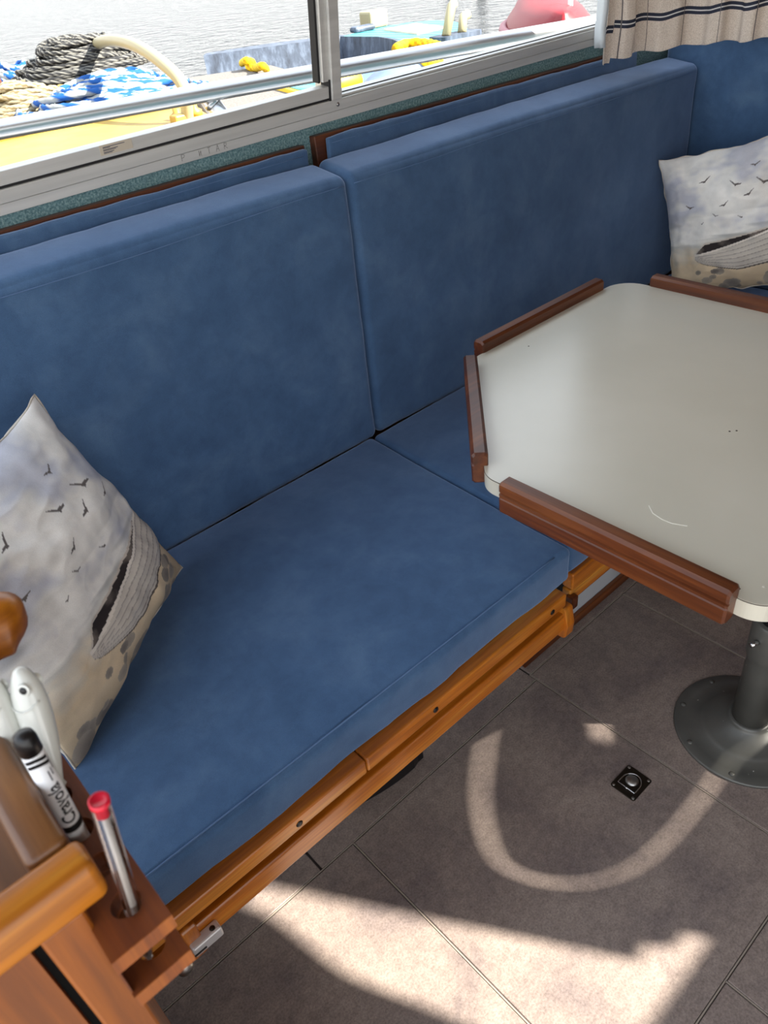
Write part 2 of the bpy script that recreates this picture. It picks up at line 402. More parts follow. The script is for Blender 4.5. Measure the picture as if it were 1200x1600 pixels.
obj('fixed_pane', pane(MX + .012, XB, .036, .03, .63), M['glass'], w1)
obj('glazing_bead', bx(MX + .013, XB, -.002, .034, .0365, .041, .001), M['alu'], w1)
obj('bead_gasket', bx(MX + .013, XB, .010, .012, .041, .0425), M['rubber'], w1)
bm = lathe([(.0001, .0022), (.003, .002), (.0042, 0)], 16); bmesh.ops.rotate(bm, cent=(0, 0, 0), matrix=Matrix.Rotation(math.pi / 2, 3, 'X'), verts=bm.verts[:])
obj('frame_screw', off(bm, (MX + .004, -.007, .026)), M['steel'], w1, True)
# sticker with unreadable lines
sp0 = aty((155, 236), wy(1.155)); sx0 = sp0.x
st = obj('sticker', bx(sx0, sx0 + .062, -.0052, -.0045, .046, .0625), M['sticker'], w1)
for k in range(3):
    obj('print_line', bx(sx0 + .006, sx0 + (.048, .034, .026)[k], -.0054, -.0052, .058 - k * .0042, .0592 - k * .0042), M['print'], st)
    obj('print_block', bx(sx0 + .006, sx0 + (.02, .030, .022)[k], -.0054, -.0052, .0565 - k * .0042, .0575 - k * .0042), M['print'], st)
# handwritten letters on the flange
def strokes(letters, x, step, h, y, z0, parent):
    for ch in letters:
        if ch:
            bm = bmesh.new()
            for s_ in ch: tube([(x + px_ * h * .8, y, z0 + py_ * h) for px_, py_ in s_], .0004, 5, bm)
            obj('pencil_letter', bm, M['pencil'], parent)
        x += step
LP = [[(0, 0), (0, 1)], [(0, 1), (.6, .95), (.7, .7), (.5, .5), (0, .45)]]
LN = [[(0, .9), (.05, 0)], [(.05, .1), (.45, .8)], [(.45, .8), (.5, 0)]]
LT = [[(.35, 0), (.35, .95)], [(0, .95), (.75, .98)]]
LA = [[(0, 0), (.4, 1)], [(.4, 1), (.75, 0)], [(.12, .35), (.6, .38)]]
LR = [[(0, 0), (0, 1)], [(0, 1), (.6, .9), (.55, .6), (0, .5)], [(.1, .5), (.75, .05)]]
lx = aty((282, 245), wy(1.11)).x
strokes([LP, None, LN, LT, LA, LR], lx, .019, .0115, -.0043, .001, w1)

# ------------------------------------------------------------------ bench base
ben = thing('bench_base', 'long wooden bench front with double teak rails under the seat cushions', 'bench', (0, 0, 0))
X0, X1 = .0, .958
obj('seat_board', bx(-.5, 1.79, .70, 1.42, .320, .340), M['teakx'], ben)
obj('upper_rail', bx(X0 - .4, .405, .640, .672, .319, .352, .004, 3), M['teakx'], ben)
obj('upper_rail', bx(.4065, X1 - .03, .640, .672, .319, .352, .004, 3), M['teakx'], ben)
obj('rail_back_board', bx(X0 - .4, X1 - .03, .676, .69, .25, .345), M['redx'], ben)
obj('lower_rail', bx(X0 - .4, X1 - .03, .640, .668, .252, .299, .005, 3), M['teakx'], ben)
for x in (X1 - .024, .062):
    bm = prism(round_poly([(.634, .232), (.672, .232), (.672, .312), (.638, .312), (.630, .268)], [.012, .004, .004, .006, .01], 5), x - .012, x + .012, .002)
    bmesh.ops.transform(bm, matrix=Matrix(((0, 0, 1, 0), (1, 0, 0, 0), (0, 1, 0, 0), (0, 0, 0, 1))), verts=bm.verts[:])
    bmesh.ops.recalc_face_normals(bm, faces=bm.faces[:])
    obj('rail_bracket', bm, M['teakz'], ben)
for p in ((862, 957), (680, 1113), (468, 1290)):
    q = aty(p, .642); bm = lathe([(.0001, .0012), (.0055, .001), (.0062, 0)], 16)
    bmesh.ops.rotate(bm, cent=(0, 0, 0), matrix=Matrix.Rotation(math.pi / 2, 3, 'X'), verts=bm.verts[:])
    obj('screw_plug', off(bm, (q.x, .6398, .334)), M['black'], ben, True)
obj('kick_panel', bx(-.5, 1.79, .784, .80, 0, .318), M['kick'], ben)
obj('kick_skirting', bx(.97, 1.79, .772, .7835, 0, .028, .002), M['redx'], ben)
obj('rear_upper_rail', bx(X1 + .022, 1.79, .664, .69, .308, .350, .004, 3), M['teakx'], ben)
obj('rear_lower_rail', bx(X1 + .022, 1.79, .668, .69, .270, .304, .004, 3), M['teakx'], ben)
obj('rail_end_catch', bx(X1 + .016, X1 + .034, .655, .676, .262, .294, .004, 2), M['redx'], ben)
def vent(x0, x1, z0, z1):
    pl = round_poly([(x0, z0), (x1, z0), (x1, z1), (x0, z1)], .03, 6)
    bm = prism(pl, 0, .003); bmesh.ops.rotate(bm, cent=(0, 0, 0), matrix=Matrix.Rotation(math.pi / 2, 3, 'X'), verts=bm.verts[:])
    obj('kick_dark_plate', off(bm, (0, .7845, 0)), M['voidblack'], ben)  # flat near-black plate paints the dark inside of an opening
vent(.985, 1.15, .05, .20); bm = prism([(.45, .786)] + [(.45 + .18 * k / 12, .786 - .022 * math.sin(math.pi * min(1, k / 9.0) * .5) * (1 if k < 11 else .8)) for k in range(1, 13)] + [(.63, .786)], .001, .06, .004)
obj('rubber_flap', bm, M['black'], ben)
# floor-level catch: chrome barrel and disc
la = thing('barrel_latch', 'small chrome barrel latch on the end of the teak rail', 'latch', (.078, .632, .274))
bm = bx(-.025, .023, -.010, .0075, -.012, .011, .003, 2); obj('barrel', bm, M['satin'], la)
bm = lathe([(.0001, .0008), (.0042, .0008), (.0045, 0)], 14); bmesh.ops.rotate(bm, cent=(0, 0, 0), matrix=Matrix.Rotation(0, 3, 'X'), verts=bm.verts[:])
obj('screw_hole', off(bm, (.012, -.002, .0108)), M['darkmetal'], la, True)
obj('bolt_tip', tube([(-.025, -.001, 0), (-.036, -.001, 0)], .005, 12), M['steel'], la, True)
obj('slot', bx(-.026, -.006, -.0112, -.0098, -.005, -.002), M['black'], la)
bm = lathe([(.0001, .005), (.006, .0045), (.0105, .0025), (.012, 0)], 24); bmesh.ops.rotate(bm, cent=(0, 0, 0), matrix=Matrix.Rotation(math.pi / 2.3, 3, 'X'), verts=bm.verts[:])
q = aty((290, 1514), .628); d_ = obj('bolt_cap', bm, M['steel'], None, True, (q.x, q.y, q.z)); tag(d_, 'round domed metal bolt cap beside the barrel latch', 'bolt')

# ------------------------------------------------------------------ cushions
def seat_sag(P, n):
    P = P.copy()
    if P.y < .76 and n.y < -.2:
        P.y += .0022 * math.sin(P.x * 17 + 1) * (1 if P.z < .40 else .4) + .002 * fbm((P.x * 14, 3, P.z * 8))
    return P
def skew(P, n):
    P = seat_sag(P, n); k = max(0, (P.x - .5) / .46)
    P.x += -.028 * k * (1.28 - P.y) / .62; return P
seats = []
for nm, lab, a, b, f in (('seat_cushion', 'blue suede seat cushion beneath the leaning pillow beside the pen rack', -.45, .995, skew),
                         ('seat_cushion', 'blue suede seat cushion partly under the cream table', .965, 1.745, None)):
    t = thing(nm, lab, 'cushion', (0, 0, 0), group='seat cushions along the side bench')
    if f is None:
        def f(P, n):
            P = seat_sag(P, n); k = max(0, (1.45 - P.x) / .46); P.x += -.028 * min(1, k) * (1.28 - P.y) / .62 + .032 * min(1, k); return P
    obj('cover', cushion(a, b, .662 if a < 0 else .672, 1.280, .350, .432, .013, (0.0, .004, .010), .003, .02, a, f), M['suede'], t, True)
    seats.append(t)
tube_pts = [Vector((x, .668, .4335)) for x in np.linspace(-.4, .92, 40)]
obj('seam', tube(tube_pts, .0012, 6), M['stitch'], seats[0], True)
def slope(P, n):
    P = P.copy(); k = max(0, min(1, (P.z - .85) / .19)); P.z -= .018 * k * (1.392 - P.y) / .11; return P
def back(lab, a, b, seed, parentlabel):
    t = thing('backrest_cushion', lab, 'cushion', (0, 0, 0), group='backrest cushions along the side wall')
    obj('cover', cushion(a, b, 1.282, 1.392, .42, 1.046, .018, (.0, .006, .008), .004, .022, seed, slope), M['suede'], t, True)
    return t
b1 = back('blue suede backrest cushion under the sliding window half, above the leaning pillow', -.45, 1.0185, 3, '')
b2 = back('blue suede backrest cushion running to the corner behind the table', 1.022, 2.345, 9, '')
for t, a, b in ((b1, -.45, 1.012), (b2, 1.062, 2.2)):
    hi = 1.071 if a < 0 else 1.082
    obj('flap', cushion(a, b - .006, 1.388, 1.402, 1.02, hi, .005, (0, .002, 0), .006, .015, a), M['suede'], t, True)
    obj('wood_edging', bx(a - (.022 if a > 0 else 0), b, 1.405, 1.424, 1.0, hi + .005, .002, 2), M['edgewood'], t)
for t, a, b in ((b1, -.45, 1.0), (b2, 1.03, 2.3)):
    obj('seam', tube([(x, 1.2795 + .0005 * math.sin(x * 30), 1.012 + .002 * math.sin(x * 9)) for x in np.linspace(a, b, 50)], .0009, 6), M['stitch'], t, True)
    obj('flap_seam', tube([(x, 1.3862, 1.061 if a < 0 else 1.071) for x in np.linspace(a if a < 0 else 1.07, b - .01 if a < 0 else 2.15, 30)], .0008, 6), M['stitch'], t, True)
t = thing('backrest_cushion', 'dark shaded blue suede backrest on the end bulkhead behind the small corner pillow', 'cushion')
obj('cover', cushion(2.350, 2.436, .2, 1.40, .42, 1.14, .024, (.008, 0, .01), .004, .025, 5), M['suede'], t, True)
t = thing('seat_cushion', 'blue suede end seat cushion under the corner pillow', 'cushion')
obj('cover', cushion(1.76, 2.345, .2, 1.275, .346, .432, .02, (0, .004, .01), .004, .025, 7), M['suede'], t, True)
eb = thing('end_bench_base', 'wooden base under the end seat', 'bench')
obj('front_panel', bx(1.80, 1.82, .2, .79, 0, .345), M['redy'], eb); obj('seat_board', bx(1.80, 2.44, .2, 1.27, .320, .340), M['redy'], eb)

# ------------------------------------------------------------------ table
TZ = .715
tb = thing('dinette_table', 'cream laminate table with clipped corners and dark wooden edge rails', 'table', (1.152, .331, 0))
def tl(bm): return off(bm, (-1.152, -.331, 0))
TX0, TX1, TY0, TY1 = .737, 1.542, -.03, .968
cl = .295; cn = .27
poly = [(TX0, TY1 - cl), (TX0, TY0 + cn), (TX0 + cn, TY0), (TX1, TY0), (TX1, TY1), (TX0 + cl, TY1)]
rp = round_poly(poly, [.045, .045, .045, .06, .06, .045], 8)
obj('table_top', tl(prism(rp, TZ - .028, TZ - .0012)), M['laminate'], tb)
obj('laminate_surface', tl(prism(rp, TZ - .0012, TZ)), M['laminate'], tb)
rp2 = round_poly([(x * 1.0007 + (1.14 * -.0007), y) for x, y in poly], [.045, .045, .045, .06, .06, .045], 8)
def edge_line():
    bm = bmesh.new(); pts = [Vector((x, y, TZ - .0012)) for x, y in rp]; pts.append(pts[0]); tube(pts, .0007, 5, bm, False); return bm
obj('edge_line', tl(edge_line()), M['speck'], tb)
def fiddle(p, q, material):
    p, q = Vector(p + (0,)), Vector(q + (0,)); d = (q - p); L = d.length; d.normalize(); n = Vector((-d.y, d.x, 0))
    prof = [(-.002, .0), (-.002, .019), (.003, .0235), (.020, .0235), (.0245, .019), (.0245, .0065), (.0215, .005), (.0215, .002), (.0245, .0005), (.0245, -.0035), (.0225, -.005), (.0245, -.007), (.0245, -.030), (.020, -.034), (.001, -.034), (.001, -.001)]
    bm = bmesh.new(); rings = []
    for s_, sc in ((0, .86), (.0035, 1), (L - .0035, 1), (L, .86)):
        rings.append([bm.verts.new(p + d * s_ + n * (.0113 + (u - .0113) * sc) + Vector((0, 0, TZ - .005 + (v_ + .005) * sc))) for u, v_ in prof])
    for a, b in zip(rings, rings[1:]):
        for k in range(len(prof)): bm.faces.new((a[k], a[(k + 1) % len(prof)], b[(k + 1) % len(prof)], b[k]))
    bm.faces.new(rings[0]); bm.faces.new(rings[-1][::-1]); bmesh.ops.recalc_face_normals(bm, faces=bm.faces[:])
    return obj('edge_rail', tl(bm), material, tb)
M['redxy'] = M['redx']
fiddle((TX0, .262), (TX0, .625), M['redy'])                 # outward normal must be -x
fiddle((TX0 + .024, .69), (1.014, .943), M['redxy'])
fiddle((1.06, TY1), (1.47, TY1), M['redx'])
fiddle((TX1, .895), (TX1, .10), M['redy'])
fiddle((1.45, TY0), (1.05, TY0), M['redx'])
fiddle((TX0 + cn - .02, TY0 + .02), (TX0 + .02, TY0 + cn - .02), M['redx'])
# scuffs and specks on the laminate
bm = tube([atz(p, TZ + .0001) for p in ((1014, 790), (1020, 802), (1035, 812), (1050, 818), (1074, 822))], .0008, 5); obj('scuff_mark', tl(bm), M['scuff'], tb)
for p in ((1140, 674), (826, 541), (1151, 673), (1155, 920), (1193, 917)):
    q = atz(p, TZ); bm = lathe([(.0001, .0006), (.0016, .0004), (.0018, 0)], 8); obj('speck', tl(off(bm, q)), M['speck'] if p[0] < 1190 else M['scuff'], tb)
# pedestal
prof = [(.143, 0), (.143, .004), (.140, .006), (.120, .0075), (.092, .0085), (.088, .0125), (.080, .015), (.060, .024), (.045, .036), (.041, .040), (.041, .046), (.036, .047)]
obj('pedestal_base', lathe(prof, 64), M['greymetal'], tb, True)
prof = [(.0345, .040), (.0345, .22), (.037, .226), (.0395, .236), (.0395, .310), (.037, .318), (.035, .320)]
obj('pedestal_column', lathe(prof, 48), M['greymetal'], tb, True)
obj('inner_column', lathe([(.028, .31), (.028, .66), (.10, .68), (.10, TZ - .028)], 40), M['black'], tb, True)
kn = tube([(-.038, .010, .285), (-.055, .016, .285)], .005, 10); obj('clamp_screw', kn, M['chrome'], tb, True)
for k in range(8):
    a = 2 * math.pi * (k + .35) / 8; bm = lathe([(.0001, .0022), (.004, .002), (.0062, 0)], 14)
    s_ = obj('base_screw', off(bm, (.128 * math.cos(a), .128 * math.sin(a), .0068)), M['greymetal'], tb, True)

# ------------------------------------------------------------------ floor ring pull
hx, hy = 1.4 * .628, 1.4 * .305
fp = thing('flush_ring_pull', 'square dark metal ring pull set flush in the floor hatch', 'ring pull', (hx, hy, .0))
pl = round_poly([(-.0325, -.0275), (.0325, -.0275), (.0325, .0275), (-.0325, .0275)], .005, 4)
obj('plate', prism(pl, .0, .0024, .0006, 1), M['darkmetal'], fp)
obj('finger_cup', off(lathe([(.0135, .0026), (.0125, .0045), (.009, .007), (.004, .0085), (.0001, .0088)], 24), (.004, .001, 0)), M['steel'], fp, True)
ring = [Vector((-.017, -.019, .0035))] + [Vector((-.002 + .023 * math.cos(a), .019 * math.sin(a), .0035)) for a in np.linspace(-math.pi / 2, math.pi / 2, 16)] + [Vector((-.017, .019, .0035)), Vector((-.017, 0, .0035)), Vector((-.017, -.019, .0035))]
obj('pull_ring', tube(ring, .0016, 8, caps=False), M['chrome'], fp, True)
obj('hinge_barrel', tube([(-.0175, -.003, .0038), (-.0175, .003, .0038)], .0022, 10), M['chrome'], fp, True)
for x in (-.0272, .0272):
    for y in (-.0222, .0222):
        sc_ = obj('screw', off(lathe([(.0001, .0034), (.0022, .0032), (.0034, .0024)], 12), (x, y, 0)), M['steel'], fp, True)

# ------------------------------------------------------------------ printed pillows
def srgb(*c): return Vector(lin(*c)[:3])
rng = random.Random(4)
birds = [(.58, .74, .040), (.66, .66, .034), (.75, .72, .045), (.50, .62, .030), (.83, .62, .034), (.44, .56, .020), (.36, .80, .036), (.34, .52, .016), (.70, .84, .030), (.25, .64, .034), (.60, .52, .018)]
stones = [(.04 + .92 * rng.random(), .01 + .17 * rng.random() ** 1.2, .014 + .026 * rng.random(), rng.random()) for _ in range(30)]
def paint(u, v):
    """watercolour beach: cloudy sky, gulls, wet sand, clinker boat, pebbles"""
    s1 = fbm((u * 2.0, v * 6 + 2 * u, 1.3), 4); s2 = fbm((u * 7, v * 10, 7.7), 4); s3 = fbm((u * 2.6 + 3, v * 4.5, 2.2), 4)
    sky = srgb(244, 242, 236); blue = srgb(182, 185, 198); grey = srgb(158, 160, 158); sand = srgb(222, 200, 166); wet = srgb(230, 224, 208)
    c = sky.lerp(blue, max(0, min(1, (s3 + .22 * s2) * 2.4 - .12)) * .85)
    if v < .62: c = c.lerp(grey, max(0, min(.65, fbm((u * 1.3, v * 13 + u * 1.2, 4.2), 3) * 2.0)) * min(1, (.62 - v) * 8))
    k = max(0, min(1, (.42 + .05 * s1 - v) / .08)); c = c.lerp(wet, k * .7)
    k = max(0, min(1, (.35 + .06 * s2 - v) / .10)); c = c.lerp(sand, k * .95)
    k = max(0, min(1, (.17 + .05 * s2 - v) / .10)); c = c.lerp(srgb(190, 170, 142), k)
    c = c * (1 + .16 * s2)
    for bx_, by_, r_ in birds:
        dx, dy = (u - bx_) / r_, (v - by_) / r_
        tilt = .5 * math.sin(bx_ * 40); yy = dy - tilt * dx
        if abs(dx) < 1 and abs(yy - .5 * abs(dx) ** .7 + .15) < .17 * (1.25 - abs(dx)): c = srgb(104, 98, 96)
    for bx_, by_, r_, q in stones:
        d = math.hypot((u - bx_) / 1.35, v - by_) / r_ + .25 * s2
        if d < 1: c = srgb(112, 106, 102).lerp(srgb(176, 164, 148), q * .6 + .35 * d)
    if u > .26:
        s = (u - .26) / .74
        top = .31 + .16 * s ** 1.5; bot = .285 - .12 * min(1, s * 2.6) ** .6 + .10 * max(0, s - .45)
        if bot < v < top:
            f = (v - bot) / (top - bot); st_ = (f * 6.0 + .3 * s) % 1
            c = srgb(214, 206, 194).lerp(srgb(150, 142, 136), (.75 if st_ > .82 else .28 * st_) + .22 * s2 + .12 * (1 - f))
            if f < .05: c = srgb(96, 88, 84)
        in_top = top + .075 * min(1, s * 8) * max(0, 1 - 1.15 * s) ** .8
        if top <= v < in_top: c = srgb(52, 46, 46).lerp(srgb(132, 122, 114), max(0, min(1, .35 + 1.3 * s2)))
        if abs(v - top) < .007: c = srgb(232, 224, 212)
        if abs(v - in_top) < .005 and in_top - top > .01: c = srgb(206, 196, 184)
    return c
def pillow(name, label, p1, p2, p3, thick, seed, puff=1.0):
    """p1 lower-left, p2 lower-right, p3 upper-right corners of the printed face"""
    p1, p2, p3 = Vector(p1), Vector(p2), Vector(p3); U = p2 - p1; V = p3 - p2
    nrm = U.cross(V).normalized(); cen = (p1 + p3) / 2
    if nrm.dot(Vector((0, 0, H)) - cen) < 0: nrm = -nrm
    n = PN; bm = bmesh.new(); lay = bm.loops.layers.float_color.new('Col'); grid = {}
    def h(u, v):
        a = max(0, 1 - abs(u) ** 2.6) ** .62 * max(0, 1 - abs(v) ** 2.6) ** .62; return a
    back_c = srgb(214, 206, 192)
    for side in (1, -1):
        for i in range(n + 1):
            for j in range(n + 1):
                edge = i in (0, n) or j in (0, n)
                if edge and side == -1: grid[(side, i, j)] = grid[(1, i, j)]; continue
                u = -1 + 2 * i / n; v = -1 + 2 * j / n
                pu = u * (1 - .07 * (1 - v * v) * abs(u) ** 2); pv = v * (1 - .07 * (1 - u * u) * abs(v) ** 2)
                hh = h(u, v) * thick * .5
                rim = max(abs(u), abs(v)) ** 3
                wv = .010 * fbm((u * 2.2 + seed, v * 2.2, side * 2.0), 3) * (1 - rim * .4) + .007 * rim * math.sin(14 * (u if abs(v) > abs(u) else v) + seed + 3 * fbm((u * 2, v * 2, seed), 2)) * h(u * .97, v * .97)
                cr_ = .006 * abs(fbm((u * 1.6 + 4 * seed, v * 4.0, 9.1), 2)) * h(u, v)
                P = cen + U * (pu / 2) + V * (pv / 2) + nrm * (side * hh + wv - cr_ * side)
                if edge:
                    wob = .008 * fbm((u * 3 + seed, v * 3, 5), 2); P = P + (U.normalized() * (wob if abs(u) == 1 else 0)) + V.normalized() * (wob if abs(v) == 1 else 0)
                grid[(side, i, j)] = bm.verts.new(P)
        for i in range(n):
            for j in range(n):
                q = [grid[(side, i, j)], grid[(side, i + 1, j)], grid[(side, i + 1, j + 1)], grid[(side, i, j + 1)]]
                f = bm.faces.new(q if side == 1 else q[::-1])
                f.tag = side == 1
                for l, (a, b) in zip(f.loops, ((i, j), (i + 1, j), (i + 1, j + 1), (i, j + 1)) if side == 1 else ((i, j + 1), (i + 1, j + 1), (i + 1, j), (i, j))):
                    c = PC[(a, b)] if side == 1 else back_c
                    l[lay] = (c[0], c[1], c[2], 1)
    bmesh.ops.recalc_face_normals(bm, faces=bm.faces[:])
    t = thing(name, label, 'pillow', (0, 0, 0))
    # piping along the seam
    loop = [grid[(1, i, 0)].co.copy() for i in range(0, n + 1, 5)] + [grid[(1, n, j)].co.copy() for j in range(0, n + 1, 5)] + [grid[(1, i, n)].co.copy() for i in range(n, -1, -5)] + [grid[(1, 0, j)].co.copy() for j in range(n, -1, -5)]
    clean = [loop[0]]
    for p in loop[1:]:
        if (p - clean[-1]).length > .002: clean.append(p)
    obj('cover', bm, M['printed'], t, True)
    obj('seam_piping', tube(clean, .0016, 6, caps=False), M['linenpale'], t, True)
    return t
M['linenpale'] = mat('pale linen edge', lin(206, 198, 184), .9)
PN = 240; PC = {(i, j): paint(i / PN, j / PN) for i in range(PN + 1) for j in range(PN + 1)}
pillow('scatter_pillow', 'pale pillow printed with a beached boat, leaning on the seat beside the pen rack', (.058, .895, .432), (.41, 1.185, .445), (.285, 1.235, .865), .15, 1.3)
cY, cZ = 1.267, .818; a = math.radians(17.5); S = .40
TLp = Vector((2.16, 1.268, .812)); dn = Vector((-.10, -.29, -.95)).normalized() * S; rt = Vector((.13, -.94, .28)).normalized() * S
pillow('scatter_pillow', 'grey-white pillow printed with gulls and a boat, propped in the far bench corner', TLp + dn, TLp + dn + rt, TLp + rt, .13, 6.1)

# ------------------------------------------------------------------ curtain in the corner
path = catmull([(2.008, 1.372, 0), (2.06, 1.355, 0), (2.15, 1.315, 0), (2.20, 1.26, 0), (2.235, 1.19, 0), (2.26, 1.10, 0), (2.275, .98, 0), (2.29, .85, 0)], 40)
Ls = [0]
for a_, b_ in zip(path, path[1:]): Ls.append(Ls[-1] + (b_ - a_).length)
bm = bmesh.new(); lay = bm.loops.layers.float_color.new('Col'); T_, N__ = frames(path); rows = 46; Ltot = Ls[-1]
base_c, dk, wh, ln_ = srgb(206, 192, 172), srgb(58, 60, 74), srgb(226, 222, 216), srgb(120, 116, 118)
vcol = {}; cols_ = []
for i, p in enumerate(path):
    s_ = Ls[i]; side = Vector((-T_[i].y, T_[i].x, 0)); col_ = []
    fold = .015 * math.tanh(2.2 * math.sin(2 * math.pi * s_ / .105 + 1.1 * math.sin(s_ * 17)))
    hem = 1.082 + .026 * (s_ / Ltot) + .003 * math.sin(2 * math.pi * s_ / .105 + 1) + (-.012 if s_ < .03 else 0)
    for k in range(rows + 1):
        z = hem + (1.62 - hem) * (k / rows) ** 1.5; fl_ = 1 - .25 * k / rows
        v_ = bm.verts.new(p + side * (fold * fl_ + .004 * math.sin(z * 30 + s_ * 20)) + Vector((0, 0, z)))
        col_.append(v_); vcol[v_] = (s_, z - hem)
    cols_.append(col_)
for a_, b_ in zip(cols_, cols_[1:]):
    for k in range(rows): bm.faces.new((a_[k], b_[k], b_[k + 1], a_[k + 1]))
cu = thing('corner_curtain', 'oat checked linen curtain with navy double stripe hanging at the window corner', 'curtain')
m = M['curtain'] = mat('checked curtain linen', lin(206, 192, 172), .9, spec=.15)
N_, L_, b_ = nodes(m); uvn = N_.new('ShaderNodeUVMap'); sep = N_.new('ShaderNodeSeparateXYZ'); L_.new(uvn.outputs[0], sep.inputs[0])
def band(sock, lo, hi):
    a_ = N_.new('ShaderNodeMath'); a_.operation = 'GREATER_THAN'; L_.new(sock, a_.inputs[0]); a_.inputs[1].default_value = lo
    c_ = N_.new('ShaderNodeMath'); c_.operation = 'LESS_THAN'; L_.new(sock, c_.inputs[0]); c_.inputs[1].default_value = hi
    d_ = N_.new('ShaderNodeMath'); d_.operation = 'MULTIPLY'; L_.new(a_.outputs[0], d_.inputs[0]); L_.new(c_.outputs[0], d_.inputs[1]); return d_.outputs[0]
th = tex_noise(m, coords(m), 420, 2, .6)
cc_ = ramp(m, th, [(.3, lin(196, 182, 168)), (.55, lin(220, 207, 194)), (.75, lin(234, 224, 212))])
cc_ = mixc(m, 'MIX', band(sep.outputs[1], .070, .088), cc_, lin(52, 56, 70)); cc_ = mixc(m, 'MIX', band(sep.outputs[1], .0775, .0805), cc_, lin(216, 214, 212))
fr = N_.new('ShaderNodeMath'); fr.operation = 'FRACT'; ml = N_.new('ShaderNodeMath'); ml.operation = 'MULTIPLY'; ml.inputs[1].default_value = 11; L_.new(sep.outputs[0], ml.inputs[0]); L_.new(ml.outputs[0], fr.inputs[0])
cc_ = mixc(m, 'MIX', band(fr.outputs[0], .45, .468), cc_, lin(110, 104, 104)); setc(m, cc_); bump(m, th, .3, .0008)
uv = bm.loops.layers.uv.new('UVMap')
for f in bm.faces:
    for l in f.loops: l[uv].uv = vcol[l.vert]
co = obj('cloth', bm, m, cu, True); md = co.modifiers.new('t', 'SOLIDIFY'); md.thickness = .0015
bm = bmesh.new(); ed = [Vector((1.985, 1.392, 0)), Vector((1.992, 1.382, 0)), Vector((1.986, 1.372, 0)), Vector((1.999, 1.366, 0))]
q = []
for k in range(24):
    z = 1.115 + .5 * k / 23; q.append([bm.verts.new(e + Vector((0, .002 * math.sin(k), z))) for e in ed])
for a_, b_ in zip(q, q[1:]):
    for k in range(3): bm.faces.new((a_[k], a_[k + 1], b_[k + 1], b_[k]))
lo_ = obj('lining', bm, mat('pale lining', lin(216, 224, 228), .9), cu, True); md = lo_.modifiers.new('t', 'SOLIDIFY'); md.thickness = .001
obj('curtain_rod', tube([p + Vector((0, 0, 1.625)) for p in path[::8]], .006, 8), M['steel'], cu, True)

# ------------------------------------------------------------------ near cabinet with pen rack
cb = thing('galley_cabinet', 'varnished wooden cabinet corner with raised tray rails beside the pen rack', 'cabinet', (-.2, .45, 0))
def cl_(bm): return off(bm, (.2, -.45, 0))
CT = 1.05
obj('front_rail', cl_(bx(-.42, .003, .2675, .289, CT - .031, CT, .005, 3)), M['cabx'], cb, True)
obj('side_rail', cl_(bx(-.024, -.001, .2895, .445, CT - .026, CT + .001, .005, 3)), M['caby'], cb, True)
obj('tray_bottom', cl_(bx(-.42, -.022, .287, .70, CT - .030, CT - .020)), M['caby'], cb)
obj('corner_post', cl_(bx(-.036, -.012, .271, .289, .0, CT - .032, .002, 2)), M['cabz'], cb)
obj('front_panel', cl_(bx(-.42, -.042, .278, .286, .0, CT - .032)), M['cabz'], cb)
obj('side_panel', cl_(bx(-.030, -.0165, .289, .60, .0, CT - .032)), M['cabz'], cb)
obj('gap_dark_fill', cl_(bx(-.42, -.0305, .292, .60, 0, CT - .034)), M['voidblack'], cb)  # near-black fill paints the shade in the gap beside the post
kp = catmull([(-.05, .50, CT + .004), (-.02, .489, CT + .004), (.012, .482, CT + .003), (.036, .476, CT), (.047, .472, CT - .004)], 6)
obj('rail_knob', cl_(tube(kp, [.024] * 12 + [.024, .024, .0238, .0235, .023, .0225, .022, .021, .019, .0165, .013, .009, .003][:len(kp) - 12], 20)), M['cabx'], cb, True)

rk = thing('pen_rack', 'two-tier brown wooden pen rack with drilled holes fixed to the cabinet', 'rack', (.003, .34, .94))
def plank(name, z0, z1):
    hs = [(.0055, (.271 if z1 > .98 else .266) + .030 * k) for k in range(5)]
    bm = bmesh.new(); es = []
    for loop in [[(-.0145, .248), (.0205, .248), (.0205, .455), (-.0145, .455)]] + [[(x + .0084 * math.cos(2 * math.pi * k / 20), y + .0084 * math.sin(2 * math.pi * k / 20)) for k in range(20)] for x, y in hs]:
        vs = [bm.verts.new((x, y, z0)) for x, y in loop]
        for k in range(len(vs)): es.append(bm.edges.new((vs[k], vs[(k + 1) % len(vs)])))
    bmesh.ops.triangle_fill(bm, use_beauty=True, edges=es)
    r_ = bmesh.ops.extrude_face_region(bm, geom=bm.faces[:]); bmesh.ops.translate(bm, vec=(0, 0, z1 - z0), verts=[g for g in r_['geom'] if isinstance(g, bmesh.types.BMVert)])
    bmesh.ops.recalc_face_normals(bm, faces=bm.faces[:])
    pk = obj(name, off(bm, (-.003, -.34, -.94)), M['rack'], rk)
    obj('end_grain', off(bx(-.0145, .0205, .2472, .2479, z0, z1), (-.003, -.34, -.94)), M['endgrain'], pk)
plank('upper_plank', .988, 1.0); plank('lower_plank', .948, .960)
obj('back_strip', off(bx(-.0145, -.0135, .25, .455, .95, .99), (-.003, -.34, -.94)), M['rack'], rk)
obj('hole_shade_board', off(bx(-.0145, .0185, .285, .455, .926, .930), (-.003, -.34, -.94)), M['rack'], rk)  # hidden board added to keep the drilled holes dark
obj('end_block', off(bx(-.0135, .0205, .435, .455, .96, .988), (-.003, -.34, -.94)), M['rack'], rk)

def along(p, q):
    p, q = Vector(p), Vector(q); d = q - p; z = d.normalized(); x = Vector((0, 1, 0)).cross(z).normalized(); y = z.cross(x)
    return Matrix(((x.x, y.x, z.x, p.x), (x.y, y.y, z.y, p.y), (x.z, y.z, z.z, p.z), (0, 0, 0, 1))), d.length
